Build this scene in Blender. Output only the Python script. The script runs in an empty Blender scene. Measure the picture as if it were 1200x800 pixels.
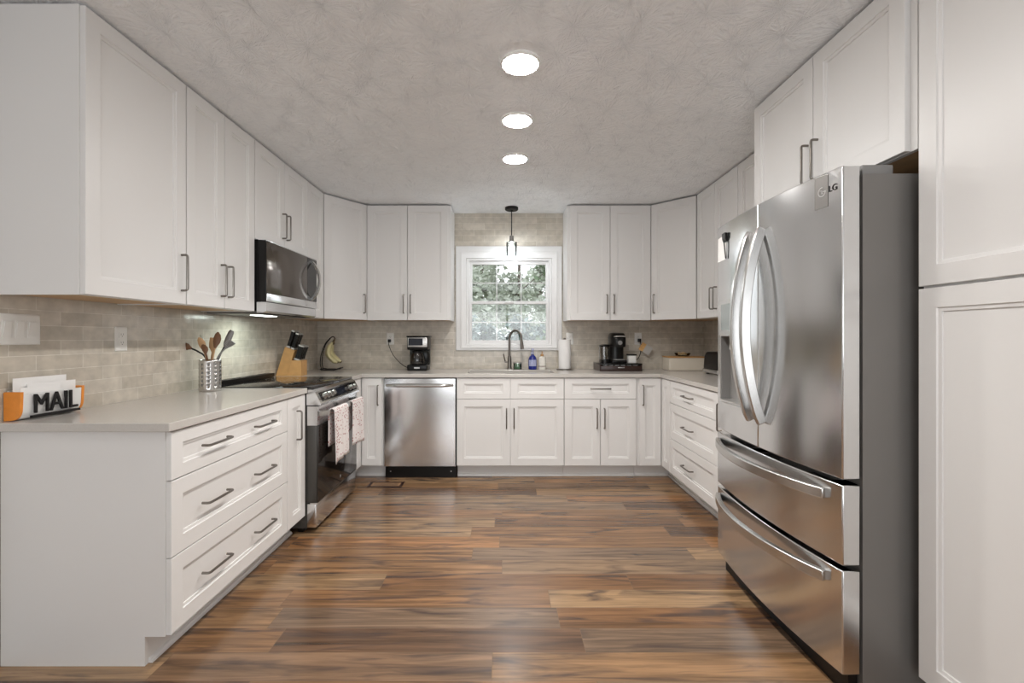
import bpy, bmesh, math, random
from mathutils import Vector, Matrix
random.seed(7)
C = bpy.context.scene
COL = C.collection
PI = math.pi

# ------------------------------------------------------------------ camera, world, lights, exposure
cam_d = bpy.data.cameras.new('camera'); cam = bpy.data.objects.new('camera', cam_d); COL.objects.link(cam)
cam.location = (0, 0, 1.21); cam.rotation_euler = (PI/2, 0, 0)
cam_d.sensor_fit = 'HORIZONTAL'; cam_d.sensor_width = 36.0; cam_d.lens = 545/1200*36
cam_d.shift_x = 8/1200; cam_d.shift_y = -5/1200; cam_d.clip_start = .05
C.camera = cam
C.view_settings.view_transform = 'Standard'; C.view_settings.look = 'None'
C.view_settings.gamma = 1; C.view_settings.use_curve_mapping = False
C.view_settings.exposure = 0.14
BEAM = 4.3          # watts of each downlight beam
LED = 112.0          # radiance of the ceiling lights
BULB = 2.2          # watts of the pendant bulb
REAR = 48.0         # watts of the fill lamp added behind the camera, aimed up at the ceiling
HOOD = 2.0          # watts of the lamp under the microwave

W = bpy.data.worlds.new('sky'); C.world = W; W.use_nodes = True
bg = W.node_tree.nodes['Background']; bg.inputs[0].default_value = (.93, .97, 1, 1); bg.inputs[1].default_value = 1.7

def area(name, loc, rot, sx, sy, power, col, parent=None, shape='RECTANGLE'):
    l = bpy.data.lights.new(name, 'AREA'); l.shape = shape; l.size = sx; l.size_y = sy; l.energy = power; l.color = col
    o = bpy.data.objects.new(name, l); COL.objects.link(o); o.location = loc; o.rotation_euler = rot
    if parent: o.parent = parent
    return o
area('rear_fill', (0.05, -3.3, 1.2), (PI/2+.80, 0, 0), 2.9, 2.1, REAR, (.97, .985, 1))  # added fill, unseen behind the camera, tilted up to brighten the ceiling

# ------------------------------------------------------------------ materials
def nodes(name):
    m = bpy.data.materials.new(name); m.use_nodes = True
    nt = m.node_tree; return m, nt, nt.nodes['Principled BSDF']
def N(nt, t, **k):
    n = nt.nodes.new(t)
    for a, v in k.items(): setattr(n, a, v)
    return n
def L(nt, a, b): nt.links.new(a, b)
def plain(name, col, rough=.5, metal=0, bump=0, scale=60, var=0, **k):
    m, nt, b = nodes(name)
    b.inputs['Base Color'].default_value = (*col, 1); b.inputs['Roughness'].default_value = rough; b.inputs['Metallic'].default_value = metal
    for a, v in k.items(): b.inputs[a.replace('_', ' ')].default_value = v
    tc = N(nt, 'ShaderNodeTexCoord'); no = N(nt, 'ShaderNodeTexNoise'); no.inputs['Scale'].default_value = scale; no.inputs['Detail'].default_value = 3
    L(nt, tc.outputs['Object'], no.inputs['Vector'])
    if var:
        mx = N(nt, 'ShaderNodeMix', data_type='RGBA')
        mx.inputs[6].default_value = (*[c*(1-var) for c in col], 1); mx.inputs[7].default_value = (*[min(1, c*(1+var)) for c in col], 1)
        L(nt, no.outputs['Fac'], mx.inputs[0]); L(nt, mx.outputs[2], b.inputs['Base Color'])
    if bump:
        bp = N(nt, 'ShaderNodeBump'); bp.inputs['Strength'].default_value = bump; bp.inputs['Distance'].default_value = .002
        L(nt, no.outputs['Fac'], bp.inputs['Height']); L(nt, bp.outputs[0], b.inputs['Normal'])
    return m
def emis(name, col, s):
    m, nt, b = nodes(name)
    b.inputs['Base Color'].default_value = (*col, 1); b.inputs['Emission Color'].default_value = (*col, 1); b.inputs['Emission Strength'].default_value = s
    return m
def thin_glass(name, tint=(1, 1, 1), refl=.08, rough=.02):
    m, nt, b = nodes(name); nt.nodes.remove(b)
    out = nt.nodes['Material Output']; t = N(nt, 'ShaderNodeBsdfTransparent'); g = N(nt, 'ShaderNodeBsdfGlossy'); mx = N(nt, 'ShaderNodeMixShader')
    t.inputs[0].default_value = (*tint, 1); g.inputs['Roughness'].default_value = rough
    fr = N(nt, 'ShaderNodeFresnel'); fr.inputs[0].default_value = 1.3
    ad = N(nt, 'ShaderNodeMath', operation='ADD'); ad.inputs[1].default_value = refl*.5
    L(nt, fr.outputs[0], ad.inputs[0]); L(nt, ad.outputs[0], mx.inputs[0]); L(nt, t.outputs[0], mx.inputs[1]); L(nt, g.outputs[0], mx.inputs[2]); L(nt, mx.outputs[0], out.inputs[0])
    return m
def steel(name, col, rough, aniso=.0, grain=.12):
    m, nt, b = nodes(name)
    b.inputs['Base Color'].default_value = (*col, 1); b.inputs['Metallic'].default_value = 1; b.inputs['Roughness'].default_value = rough
    tc = N(nt, 'ShaderNodeTexCoord'); mp = N(nt, 'ShaderNodeMapping'); mp.inputs['Scale'].default_value = (2, 2, 420)
    no = N(nt, 'ShaderNodeTexNoise'); no.inputs['Scale'].default_value = 1; no.inputs['Detail'].default_value = 2
    L(nt, tc.outputs['Object'], mp.inputs[0]); L(nt, mp.outputs[0], no.inputs['Vector'])
    mr = N(nt, 'ShaderNodeMapRange'); mr.inputs['To Min'].default_value = rough*(1-grain); mr.inputs['To Max'].default_value = rough*(1+grain)
    L(nt, no.outputs['Fac'], mr.inputs[0]); L(nt, mr.outputs[0], b.inputs['Roughness'])
    if aniso:
        b.inputs['Anisotropic'].default_value = aniso; b.inputs['Anisotropic Rotation'].default_value = 0
        tg = N(nt, 'ShaderNodeCombineXYZ'); tg.inputs[2].default_value = 1; L(nt, tg.outputs[0], b.inputs['Tangent'])
    return m

M = {}
M['paint'] = plain('white_lacquer', (.785, .775, .765), .34)
M['wallpaint'] = plain('wall_paint', (.66, .65, .63), .6, bump=.1)
M['trim'] = plain('white_trim', (.84, .84, .84), .35)
M['maple'] = plain('cabinet_maple', (.55, .36, .19), .5, var=.25, scale=14)
M['dark_gap'] = plain('dark_gap', (.02, .018, .016), .7)
M['handle'] = steel('gunmetal', (.23, .21, .19), .30, 0, .03)
M['steel'] = steel('stainless_steel', (.73, .735, .74), .17, .5, .03)
M['steel_bright'] = steel('bright_steel', (.60, .59, .575), .27, 0, .03)
M['steel_side'] = plain('graphite_enamel', (.21, .20, .19), .38, .35)
M['oven_side'] = plain('dark_enamel', (.07, .067, .062), .35, .3)
M['black_glass'] = plain('black_glass', (.012, .011, .011), .06)
M['oven_glass'] = plain('oven_glass', (.018, .015, .013), .09)
M['smoked'] = plain('smoked_glass', (.10, .083, .07), .12, .6)
M['black'] = plain('black_plastic', (.006, .0055, .0055), .28, Specular_IOR_Level=.3)
M['black_matte'] = plain('black_iron', (.010, .009, .009), .5, Specular_IOR_Level=.3)
M['white_plastic'] = plain('white_plastic', (.80, .79, .76), .3)
M['ivory'] = plain('slot_grey', (.16, .15, .14), .5)
M['wood_light'] = plain('beech_wood', (.56, .31, .12), .42, var=.2, scale=22)
M['espresso'] = plain('espresso_wood', (.035, .016, .012), .3, var=.2, scale=18)
M['wood_dark'] = plain('dark_wood', (.16, .075, .035), .42, var=.25, scale=18)
M['wood_spoon'] = plain('spoon_wood', (.50, .31, .16), .5, var=.2, scale=20)
M['banana'] = plain('banana_peel', (.58, .52, .29), .45, var=.18, scale=25)
M['banana_tip'] = plain('banana_stem', (.10, .07, .03), .6)
M['paper'] = plain('paper', (.86, .85, .84), .8, bump=.2, scale=200)
M['glass'] = thin_glass('window_glass')
M['clear'] = thin_glass('clear_glass', (.92, .95, .95), .12)
M['green_glass'] = thin_glass('green_glass', (.72, .84, .76), .15)
M['water'] = thin_glass('smoky_plastic', (.62, .60, .58), .15)
M['coffee'] = thin_glass('carafe_glass', (.30, .17, .10), .2)
M['blue'] = plain('blue_soap', (.015, .025, .22), .15)
M['blue_label'] = plain('soap_label', (.42, .45, .66), .4, var=.3, scale=90)
M['cream'] = plain('cream_enamel', (.82, .75, .64), .4)
M['orange'] = plain('orange_wood', (.78, .27, .035), .4, var=.15, scale=30)
M['amber'] = plain('amber_cap', (.45, .25, .10), .35)
M['grey_plastic'] = plain('grey_plastic', (.24, .235, .23), .4)
M['silver'] = plain('silver_plastic', (.62, .61, .60), .28, .8)
M['lcd'] = plain('display', (.012, .014, .022), .1)
M['knob_steel'] = plain('knob_steel', (.40, .39, .37), .28, .9)
M['led'] = emis('led_diffuser', (1, .97, .935), LED)
M['bulb'] = emis('bulb_glow', (.96, .98, 1), 30)
M['hoodlamp'] = emis('hood_lens', (.93, 1, .96), 6)
M['leaf_a'] = plain('leaf_green', (.16, .24, .13), .5, var=.5, scale=3)
M['leaf_b'] = plain('leaf_pale', (.56, .60, .52), .5, var=.55, scale=3)
M['leaf_c'] = plain('leaf_bluish', (.20, .26, .25), .5, var=.5, scale=3)
M['bark'] = plain('bark', (.12, .09, .07), .8, bump=.5)
M['grass'] = plain('grass', (.12, .18, .06), .8, var=.4, scale=5)
M['iron_letters'] = M['black_matte']
M['tin'] = plain('whitewashed_tin', (.78, .78, .77), .45, bump=.2)
M['wicker'] = plain('tan_snack', (.55, .38, .2), .6, var=.4, scale=80)

def floor_material():
    m, nt, b = nodes('plank_floor')
    tc = N(nt, 'ShaderNodeTexCoord'); sp = N(nt, 'ShaderNodeSeparateXYZ'); L(nt, tc.outputs['Object'], sp.inputs[0])
    def mt(op, a, b_=None, c=None):
        n = N(nt, 'ShaderNodeMath', operation=op)
        for i, v in enumerate((a, b_, c)):
            if v is None: continue
            if isinstance(v, (int, float)): n.inputs[i].default_value = v
            else: L(nt, v, n.inputs[i])
        return n.outputs[0]
    wv, lv = .148, 1.22
    yr = mt('DIVIDE', mt('SUBTRACT', sp.outputs['Y'], .158), wv)
    row = mt('FLOOR', yr); fy = mt('FRACT', yr)
    wn = N(nt, 'ShaderNodeTexWhiteNoise', noise_dimensions='1D'); L(nt, row, wn.inputs['W'])
    xr = mt('ADD', mt('DIVIDE', sp.outputs['X'], lv), mt('MULTIPLY', wn.outputs['Value'], 7.3))
    colm = mt('FLOOR', xr); fx = mt('FRACT', xr)
    cb = N(nt, 'ShaderNodeCombineXYZ'); L(nt, row, cb.inputs[0]); L(nt, colm, cb.inputs[1])
    pn = N(nt, 'ShaderNodeTexWhiteNoise', noise_dimensions='2D'); L(nt, cb.outputs[0], pn.inputs['Vector'])
    tone = N(nt, 'ShaderNodeValToRGB'); L(nt, pn.outputs['Value'], tone.inputs[0])
    cr = tone.color_ramp
    stops = [(0, (.115, .062, .034)), (.18, (.190, .096, .043)), (.42, (.235, .130, .063)), (.62, (.275, .172, .092)), (.80, (.165, .108, .070)), (1, (.275, .132, .052))]
    while len(cr.elements) < len(stops): cr.elements.new(.5)
    for e, (p, c) in zip(cr.elements, stops): e.position = p; e.color = (*c, 1)
    # grain stretched along the plank, shifted for each plank
    gv = N(nt, 'ShaderNodeCombineXYZ')
    L(nt, mt('ADD', mt('MULTIPLY', sp.outputs['X'], 1.5), mt('MULTIPLY', pn.outputs['Value'], 37)), gv.inputs[0])
    L(nt, mt('MULTIPLY', sp.outputs['Y'], 30), gv.inputs[1]); L(nt, mt('MULTIPLY', pn.outputs['Value'], 91), gv.inputs[2])
    g1 = N(nt, 'ShaderNodeTexNoise'); g1.inputs['Scale'].default_value = 1.0; g1.inputs['Detail'].default_value = 6; g1.inputs['Roughness'].default_value = .62; g1.inputs['Distortion'].default_value = .6
    L(nt, gv.outputs[0], g1.inputs['Vector'])
    gr = N(nt, 'ShaderNodeMapRange'); gr.inputs['From Min'].default_value = .3; gr.inputs['From Max'].default_value = .7; gr.inputs['To Min'].default_value = .42; gr.inputs['To Max'].default_value = 1.55
    L(nt, g1.outputs['Fac'], gr.inputs[0])
    # broad dark streaks and knots
    kv = N(nt, 'ShaderNodeCombineXYZ')
    L(nt, mt('ADD', mt('MULTIPLY', sp.outputs['X'], 1.7), mt('MULTIPLY', pn.outputs['Value'], 53)), kv.inputs[0])
    L(nt, mt('MULTIPLY', sp.outputs['Y'], 11), kv.inputs[1]); L(nt, mt('MULTIPLY', pn.outputs['Value'], 17), kv.inputs[2])
    k1 = N(nt, 'ShaderNodeTexNoise'); k1.inputs['Scale'].default_value = 1.5; k1.inputs['Detail'].default_value = 3; k1.inputs['Distortion'].default_value = 1.0
    L(nt, kv.outputs[0], k1.inputs['Vector'])
    kr = N(nt, 'ShaderNodeMapRange'); kr.inputs['From Min'].default_value = .52; kr.inputs['From Max'].default_value = .70; kr.inputs['To Min'].default_value = 0; kr.inputs['To Max'].default_value = .85
    L(nt, k1.outputs['Fac'], kr.inputs[0])
    mul = N(nt, 'ShaderNodeVectorMath', operation='MULTIPLY'); L(nt, tone.outputs[0], mul.inputs[0])
    cg = N(nt, 'ShaderNodeCombineXYZ'); [L(nt, gr.outputs[0], cg.inputs[i]) for i in range(3)]; L(nt, cg.outputs[0], mul.inputs[1])
    mk = N(nt, 'ShaderNodeMix', data_type='RGBA'); L(nt, kr.outputs[0], mk.inputs[0]); L(nt, mul.outputs[0], mk.inputs[6]); mk.inputs[7].default_value = (.050, .033, .028, 1)
    # joints
    ey = mt('MINIMUM', fy, mt('SUBTRACT', 1, fy)); ex = mt('MINIMUM', fx, mt('SUBTRACT', 1, fx))
    j = mt('MINIMUM', mt('DIVIDE', ey, .014), mt('DIVIDE', ex, .0018))
    jc = mt('MINIMUM', j, 1)
    mj = N(nt, 'ShaderNodeMix', data_type='RGBA'); L(nt, jc, mj.inputs[0]); mj.inputs[6].default_value = (.155, .098, .056, 1); L(nt, mk.outputs[2], mj.inputs[7])
    L(nt, mj.outputs[2], b.inputs['Base Color'])
    rr = N(nt, 'ShaderNodeMapRange'); b.inputs['IOR'].default_value = 1.62; rr.inputs['To Min'].default_value = .17; rr.inputs['To Max'].default_value = .30; L(nt, g1.outputs['Fac'], rr.inputs[0]); L(nt, rr.outputs[0], b.inputs['Roughness'])
    bp = N(nt, 'ShaderNodeBump'); bp.inputs['Strength'].default_value = .25; bp.inputs['Distance'].default_value = .0012
    L(nt, mt('ADD', jc, mt('MULTIPLY', g1.outputs['Fac'], .35)), bp.inputs['Height']); L(nt, bp.outputs[0], b.inputs['Normal'])
    return m
def tile_material(name, axis):
    m, nt, b = nodes(name)
    tc = N(nt, 'ShaderNodeTexCoord'); sp = N(nt, 'ShaderNodeSeparateXYZ'); cb = N(nt, 'ShaderNodeCombineXYZ'); L(nt, tc.outputs['Object'], sp.inputs[0])
    L(nt, sp.outputs[axis], cb.inputs[0])
    ad = N(nt, 'ShaderNodeMath', operation='SUBTRACT'); ad.inputs[1].default_value = .897; L(nt, sp.outputs['Z'], ad.inputs[0]); L(nt, ad.outputs[0], cb.inputs[1])
    br = N(nt, 'ShaderNodeTexBrick'); br.offset = .5; br.inputs['Scale'].default_value = 1; br.inputs['Brick Width'].default_value = .205; br.inputs['Row Height'].default_value = .0600
    br.inputs['Mortar Size'].default_value = .0016; br.inputs['Mortar Smooth'].default_value = .25; br.inputs['Bias'].default_value = 0
    br.inputs['Color1'].default_value = (.50, .45, .375, 1); br.inputs['Color2'].default_value = (.60, .55, .475, 1); br.inputs['Mortar'].default_value = (.70, .66, .59, 1)
    L(nt, cb.outputs[0], br.inputs['Vector'])
    no = N(nt, 'ShaderNodeTexNoise'); no.inputs['Scale'].default_value = 16; no.inputs['Detail'].default_value = 5; L(nt, cb.outputs[0], no.inputs['Vector'])
    mr = N(nt, 'ShaderNodeMapRange'); mr.inputs['To Min'].default_value = .66; mr.inputs['To Max'].default_value = 1.34; L(nt, no.outputs['Fac'], mr.inputs[0])
    mu = N(nt, 'ShaderNodeVectorMath', operation='SCALE'); L(nt, br.outputs['Color'], mu.inputs[0]); L(nt, mr.outputs[0], mu.inputs['Scale']); L(nt, mu.outputs[0], b.inputs['Base Color'])
    b.inputs['Roughness'].default_value = .2
    n2 = N(nt, 'ShaderNodeTexNoise'); n2.inputs['Scale'].default_value = 22; n2.inputs['Detail'].default_value = 2; L(nt, cb.outputs[0], n2.inputs['Vector'])
    su = N(nt, 'ShaderNodeMath', operation='MULTIPLY_ADD'); su.inputs[1].default_value = -.8; L(nt, br.outputs['Fac'], su.inputs[0]); L(nt, n2.outputs['Fac'], su.inputs[2])
    bp = N(nt, 'ShaderNodeBump'); bp.inputs['Strength'].default_value = .5; bp.inputs['Distance'].default_value = .003; L(nt, su.outputs[0], bp.inputs['Height']); L(nt, bp.outputs[0], b.inputs['Normal'])
    return m
def ceiling_material():
    m, nt, b = nodes('textured_ceiling')
    b.inputs['Base Color'].default_value = (.88, .90, .925, 1); b.inputs['Roughness'].default_value = .85
    tc = N(nt, 'ShaderNodeTexCoord')
    def mt(op, a, b_=None):
        n = N(nt, 'ShaderNodeMath', operation=op)
        for k, q in enumerate((a, b_)):
            if q is None: continue
            if isinstance(q, (int, float)): n.inputs[k].default_value = q
            else: L(nt, q, n.inputs[k])
        return n.outputs[0]
    def fans(scale, seed):
        mp = N(nt, 'ShaderNodeMapping'); mp.inputs['Location'].default_value = (seed, seed*.7, 0); mp.inputs['Scale'].default_value = (scale, scale, 0); L(nt, tc.outputs['Object'], mp.inputs[0])
        v = N(nt, 'ShaderNodeTexVoronoi', voronoi_dimensions='2D'); v.inputs['Scale'].default_value = 1; L(nt, mp.outputs[0], v.inputs['Vector'])
        d = N(nt, 'ShaderNodeVectorMath', operation='SUBTRACT'); L(nt, mp.outputs[0], d.inputs[0]); L(nt, v.outputs['Position'], d.inputs[1])
        sp = N(nt, 'ShaderNodeSeparateXYZ'); L(nt, d.outputs[0], sp.inputs[0])
        an = mt('ARCTAN2', sp.outputs[1], sp.outputs[0]); cb = N(nt, 'ShaderNodeCombineXYZ')
        L(nt, mt('MULTIPLY', an, 7.0), cb.inputs[0]); L(nt, mt('MULTIPLY', v.outputs['Distance'], 3.2), cb.inputs[1])
        sc = N(nt, 'ShaderNodeSeparateColor'); L(nt, v.outputs['Color'], sc.inputs[0]); L(nt, mt('MULTIPLY', sc.outputs[0], 50), cb.inputs[2])
        no = N(nt, 'ShaderNodeTexNoise'); no.inputs['Scale'].default_value = 1; no.inputs['Detail'].default_value = 3; no.inputs['Distortion'].default_value = .5; L(nt, cb.outputs[0], no.inputs['Vector'])
        return no.outputs['Fac']
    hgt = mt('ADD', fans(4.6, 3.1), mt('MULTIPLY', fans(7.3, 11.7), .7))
    bp = N(nt, 'ShaderNodeBump'); bp.inputs['Strength'].default_value = .7; bp.inputs['Distance'].default_value = .012
    L(nt, hgt, bp.inputs['Height']); L(nt, bp.outputs[0], b.inputs['Normal'])
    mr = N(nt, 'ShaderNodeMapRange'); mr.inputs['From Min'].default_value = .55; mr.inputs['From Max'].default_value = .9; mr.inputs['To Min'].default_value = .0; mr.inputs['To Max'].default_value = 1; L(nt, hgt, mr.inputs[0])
    mx = N(nt, 'ShaderNodeMix', data_type='RGBA'); mx.inputs[6].default_value = (.86, .88, .905, 1); mx.inputs[7].default_value = (.95, .965, .98, 1); L(nt, mr.outputs[0], mx.inputs[0]); L(nt, mx.outputs[2], b.inputs['Base Color'])  # crevices between strokes coloured darker, their self-shadow painted in
    return m
def quartz_material():
    m, nt, b = nodes('grey_quartz')
    tc = N(nt, 'ShaderNodeTexCoord'); no = N(nt, 'ShaderNodeTexNoise'); no.inputs['Scale'].default_value = 220; no.inputs['Detail'].default_value = 3; L(nt, tc.outputs['Object'], no.inputs['Vector'])
    mx = N(nt, 'ShaderNodeMix', data_type='RGBA'); mx.inputs[6].default_value = (.50, .47, .44, 1); mx.inputs[7].default_value = (.60, .575, .54, 1); L(nt, no.outputs['Fac'], mx.inputs[0]); L(nt, mx.outputs[2], b.inputs['Base Color'])
    b.inputs['Roughness'].default_value = .16
    return m
def towel_material():
    m, nt, b = nodes('dotted_cotton')
    tc = N(nt, 'ShaderNodeTexCoord'); v = N(nt, 'ShaderNodeTexVoronoi'); v.inputs['Scale'].default_value = 50; v.inputs['Randomness'].default_value = .6; L(nt, tc.outputs['Object'], v.inputs['Vector'])
    cr = N(nt, 'ShaderNodeValToRGB'); cr.color_ramp.elements[0].position = .24; cr.color_ramp.elements[0].color = (.40, .12, .12, 1); cr.color_ramp.elements[1].position = .33; cr.color_ramp.elements[1].color = (.78, .73, .72, 1)
    L(nt, v.outputs['Distance'], cr.inputs[0]); L(nt, cr.outputs[0], b.inputs['Base Color']); b.inputs['Roughness'].default_value = .9
    return m
M['floor'] = floor_material(); M['tile_x'] = tile_material('wall_tile_back', 'X'); M['tile_y'] = tile_material('wall_tile_side', 'Y')
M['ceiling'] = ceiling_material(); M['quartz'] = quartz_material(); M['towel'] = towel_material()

# ------------------------------------------------------------------ mesh helpers
class MB:
    def __init__(s): s.bm = bmesh.new(); s.mx = Matrix()
    def v(s, co): return s.bm.verts.new(s.mx @ Vector(co))
    def f(s, vs, mi=0):
        try: fa = s.bm.faces.new(vs); fa.material_index = mi; return fa
        except ValueError: return None
    def box(s, x0, x1, y0, y1, z0, z1, bev=0, seg=2, mi=0):
        vs = [s.v((x, y, z)) for x in (x0, x1) for y in (y0, y1) for z in (z0, z1)]
        fs = [s.f([vs[i] for i in q], mi) for q in ((0, 1, 3, 2), (4, 6, 7, 5), (0, 4, 5, 1), (2, 3, 7, 6), (0, 2, 6, 4), (1, 5, 7, 3))]
        if bev:
            es = list({e for fa in fs for e in fa.edges})
            bmesh.ops.bevel(s.bm, geom=es, offset=bev, segments=seg, affect='EDGES', profile=.5, clamp_overlap=True)
        return s
    def rings(s, rect, rs, cap0=True, cap1=True, mi=0):
        """loft rectangles (inset, y) of rect (x0,x1,z0,z1); y is depth"""
        x0, x1, z0, z1 = rect; R = []
        for r in rs:
            i, y = r[0], r[1]; k = r[2] if len(r) > 2 else i
            R.append([s.v(p) for p in ((x0+i, y, z0+k), (x1-i, y, z0+k), (x1-i, y, z1-k), (x0+i, y, z1-k))])
        for a, b in zip(R, R[1:]):
            for k in range(4): s.f([a[k], a[(k+1) % 4], b[(k+1) % 4], b[k]], mi)
        if cap0: s.f(R[0][::-1], mi)
        if cap1: s.f(R[-1], mi)
        return s
    def loft(s, loops, closed=True, cap=True, mi=0):
        R = [[s.v(p) for p in lp] for lp in loops]; n = len(R[0])
        for a, b in zip(R, R[1:]):
            for k in range(n if closed else n-1): s.f([a[k], a[(k+1) % n], b[(k+1) % n], b[k]], mi)
        if cap and closed: s.f(R[0][::-1], mi); s.f(R[-1], mi)
        return s
    def prism(s, poly, a0, a1, axis='y', mi=0):
        def P(p, a):
            return {'y': (p[0], a, p[1]), 'x': (a, p[0], p[1]), 'z': (p[0], p[1], a)}[axis]
        return s.loft([[P(p, a0) for p in poly], [P(p, a1) for p in poly]], mi=mi)
    def lathe(s, prof, c=(0, 0, 0), n=24, cap=True, mi=0, mat=None):
        old = s.mx
        if mat is not None: s.mx = old @ mat
        loops = [[(c[0]+r*math.cos(2*PI*k/n), c[1]+r*math.sin(2*PI*k/n), c[2]+z) for k in range(n)] for r, z in prof]
        s.loft(loops, True, cap, mi); s.mx = old
        return s
    def tube(s, pts, r, n=8, cap=True, mi=0, sq=None):
        pts = [Vector(p) for p in pts]; m = len(pts); rad = r if isinstance(r, (list, tuple)) else [r]*m
        T = [(pts[min(i+1, m-1)]-pts[max(i-1, 0)]).normalized() for i in range(m)]
        up = Vector((0, 0, 1)) if abs(T[0].z) < .9 else Vector((1, 0, 0))
        nrm = (up - T[0]*up.dot(T[0])).normalized(); loops = []
        for i in range(m):
            nrm = (nrm - T[i]*nrm.dot(T[i])).normalized(); bn = T[i].cross(nrm)
            if sq: a, b = sq; loops.append([tuple(pts[i]+nrm*u*a*rad[i]+bn*w*b*rad[i]) for u, w in ((1, 1), (-1, 1), (-1, -1), (1, -1))])
            else: loops.append([tuple(pts[i]+(nrm*math.cos(2*PI*k/n)+bn*math.sin(2*PI*k/n))*rad[i]) for k in range(n)])
        return s.loft(loops, True, cap, mi)
    def cells(s, us, vs, fill, a0, a1, axis='z', mi=0, matf=None):
        """slab of grid cells with holes; only outer faces"""
        def P(u, v, a): return {'z': (u, v, a), 'y': (u, a, v), 'x': (a, u, v)}[axis]
        nu, nv = len(us)-1, len(vs)-1; cache = {}
        def V(i, j, k):
            if (i, j, k) not in cache: cache[(i, j, k)] = s.v(P(us[i], vs[j], (a0, a1)[k]))
            return cache[(i, j, k)]
        F = lambda i, j: 0 <= i < nu and 0 <= j < nv and fill(i, j)
        for i in range(nu):
            for j in range(nv):
                if not F(i, j): continue
                q = mi if matf is None else matf(i, j)
                for k in (0, 1): s.f([V(i, j, k), V(i+1, j, k), V(i+1, j+1, k), V(i, j+1, k)], q)
                if not F(i-1, j): s.f([V(i, j, 0), V(i, j+1, 0), V(i, j+1, 1), V(i, j, 1)], q)
                if not F(i+1, j): s.f([V(i+1, j, 0), V(i+1, j+1, 0), V(i+1, j+1, 1), V(i+1, j, 1)], q)
                if not F(i, j-1): s.f([V(i, j, 0), V(i+1, j, 0), V(i+1, j, 1), V(i, j, 1)], q)
                if not F(i, j+1): s.f([V(i, j+1, 0), V(i+1, j+1, 0), V(i+1, j+1, 1), V(i, j+1, 1)], q)
        return s
    def build(s, name, mats, parent=None, smooth=True, angle=32):
        bmesh.ops.remove_doubles(s.bm, verts=s.bm.verts, dist=1e-6)
        bmesh.ops.recalc_face_normals(s.bm, faces=s.bm.faces)
        me = bpy.data.meshes.new(name); s.bm.to_mesh(me); s.bm.free()
        for m in (mats if isinstance(mats, (list, tuple)) else [mats]): me.materials.append(M[m] if isinstance(m, str) else m)
        if smooth:
            me.polygons.foreach_set('use_smooth', [True]*len(me.polygons)); me.set_sharp_from_angle(angle=math.radians(angle))
        o = bpy.data.objects.new(name, me); COL.objects.link(o)
        if parent: o.parent = parent
        return o
def tag(o, label, cat, group=None):
    o['label'] = label; o['category'] = cat
    if group: o['group'] = group
    return o
def thing(name, label, cat, loc=(0, 0, 0), rz=0, group=None):
    o = bpy.data.objects.new(name, None); COL.objects.link(o); o.empty_display_size = .1
    o.location = loc; o.rotation_euler = (0, 0, rz)
    return tag(o, label, cat, group)
def struct(o): o['kind'] = 'structure'; return o
def text_mb(mb, body, size, depth, mat):
    cu = bpy.data.curves.new('t', 'FONT'); cu.body = body; cu.size = size; cu.extrude = depth; cu.align_x = 'CENTER'; cu.align_y = 'CENTER'
    ob = bpy.data.objects.new('t', cu); COL.objects.link(ob); dg = bpy.context.evaluated_depsgraph_get()
    me = bpy.data.meshes.new_from_object(ob.evaluated_get(dg)); me.transform(mat); mb.bm.from_mesh(me)
    bpy.data.objects.remove(ob); bpy.data.meshes.remove(me)
    return mb
def arc(c, r, a0, a1, n): return [(c[0]+r*math.cos(a0+(a1-a0)*k/n), c[1]+r*math.sin(a0+(a1-a0)*k/n)) for k in range(n+1)]
def smoothpath(P, n=8):
    P = [Vector(p) for p in P]; out = []
    Q = [P[0]*2-P[1]] + P + [P[-1]*2-P[-2]]
    for i in range(1, len(Q)-2):
        a, b, c, d = Q[i-1:i+3]
        for k in range(n):
            t = k/n; out.append(.5*((2*b)+(c-a)*t+(2*a-5*b+4*c-d)*t*t+(3*b-a-3*c+d)*t**3))
    return out+[P[-1]]

# ------------------------------------------------------------------ room shell
XW0, XW1, YW, YR, ZC = -1.861, 1.967, 4.608, -3.0, 2.437
struct(MB().box(XW0-.15, XW1+.15, YR-.15, YW+.2, -.05, 0).build('floor', 'floor', smooth=False))
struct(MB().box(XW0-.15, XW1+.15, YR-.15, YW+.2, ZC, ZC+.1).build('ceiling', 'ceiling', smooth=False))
WX0, WX1, WZ0, WZ1 = -.385, .461, 1.128, 1.990
struct(MB().cells([XW0-.15, WX0, WX1, XW1+.15], [0, WZ0, WZ1, ZC], lambda i, j: not (i == 1 and j == 1), YW, YW+.2, 'y').build('wall_back', 'tile_x', smooth=False))
struct(MB().cells([YR, 1.69, YW], [0, ZC], lambda i, j: True, XW0-.15, XW0, 'x', matf=lambda i, j: i).build('wall_left', ['wallpaint', 'tile_y'], smooth=False))
struct(MB().cells([YR, 1.51, YW], [0, ZC], lambda i, j: True, XW1, XW1+.15, 'x', matf=lambda i, j: i).build('wall_right', ['wallpaint', 'tile_y'], smooth=False))
struct(MB().cells([XW0-.15, -1.4, 1.5, XW1+.15], [0, .3, 2.25, ZC], lambda i, j: not (i == 1 and j == 1), YR-.15, YR, 'y').build('wall_front', plain('tan_wall', (.36, .31, .26), .6), smooth=False))

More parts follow.
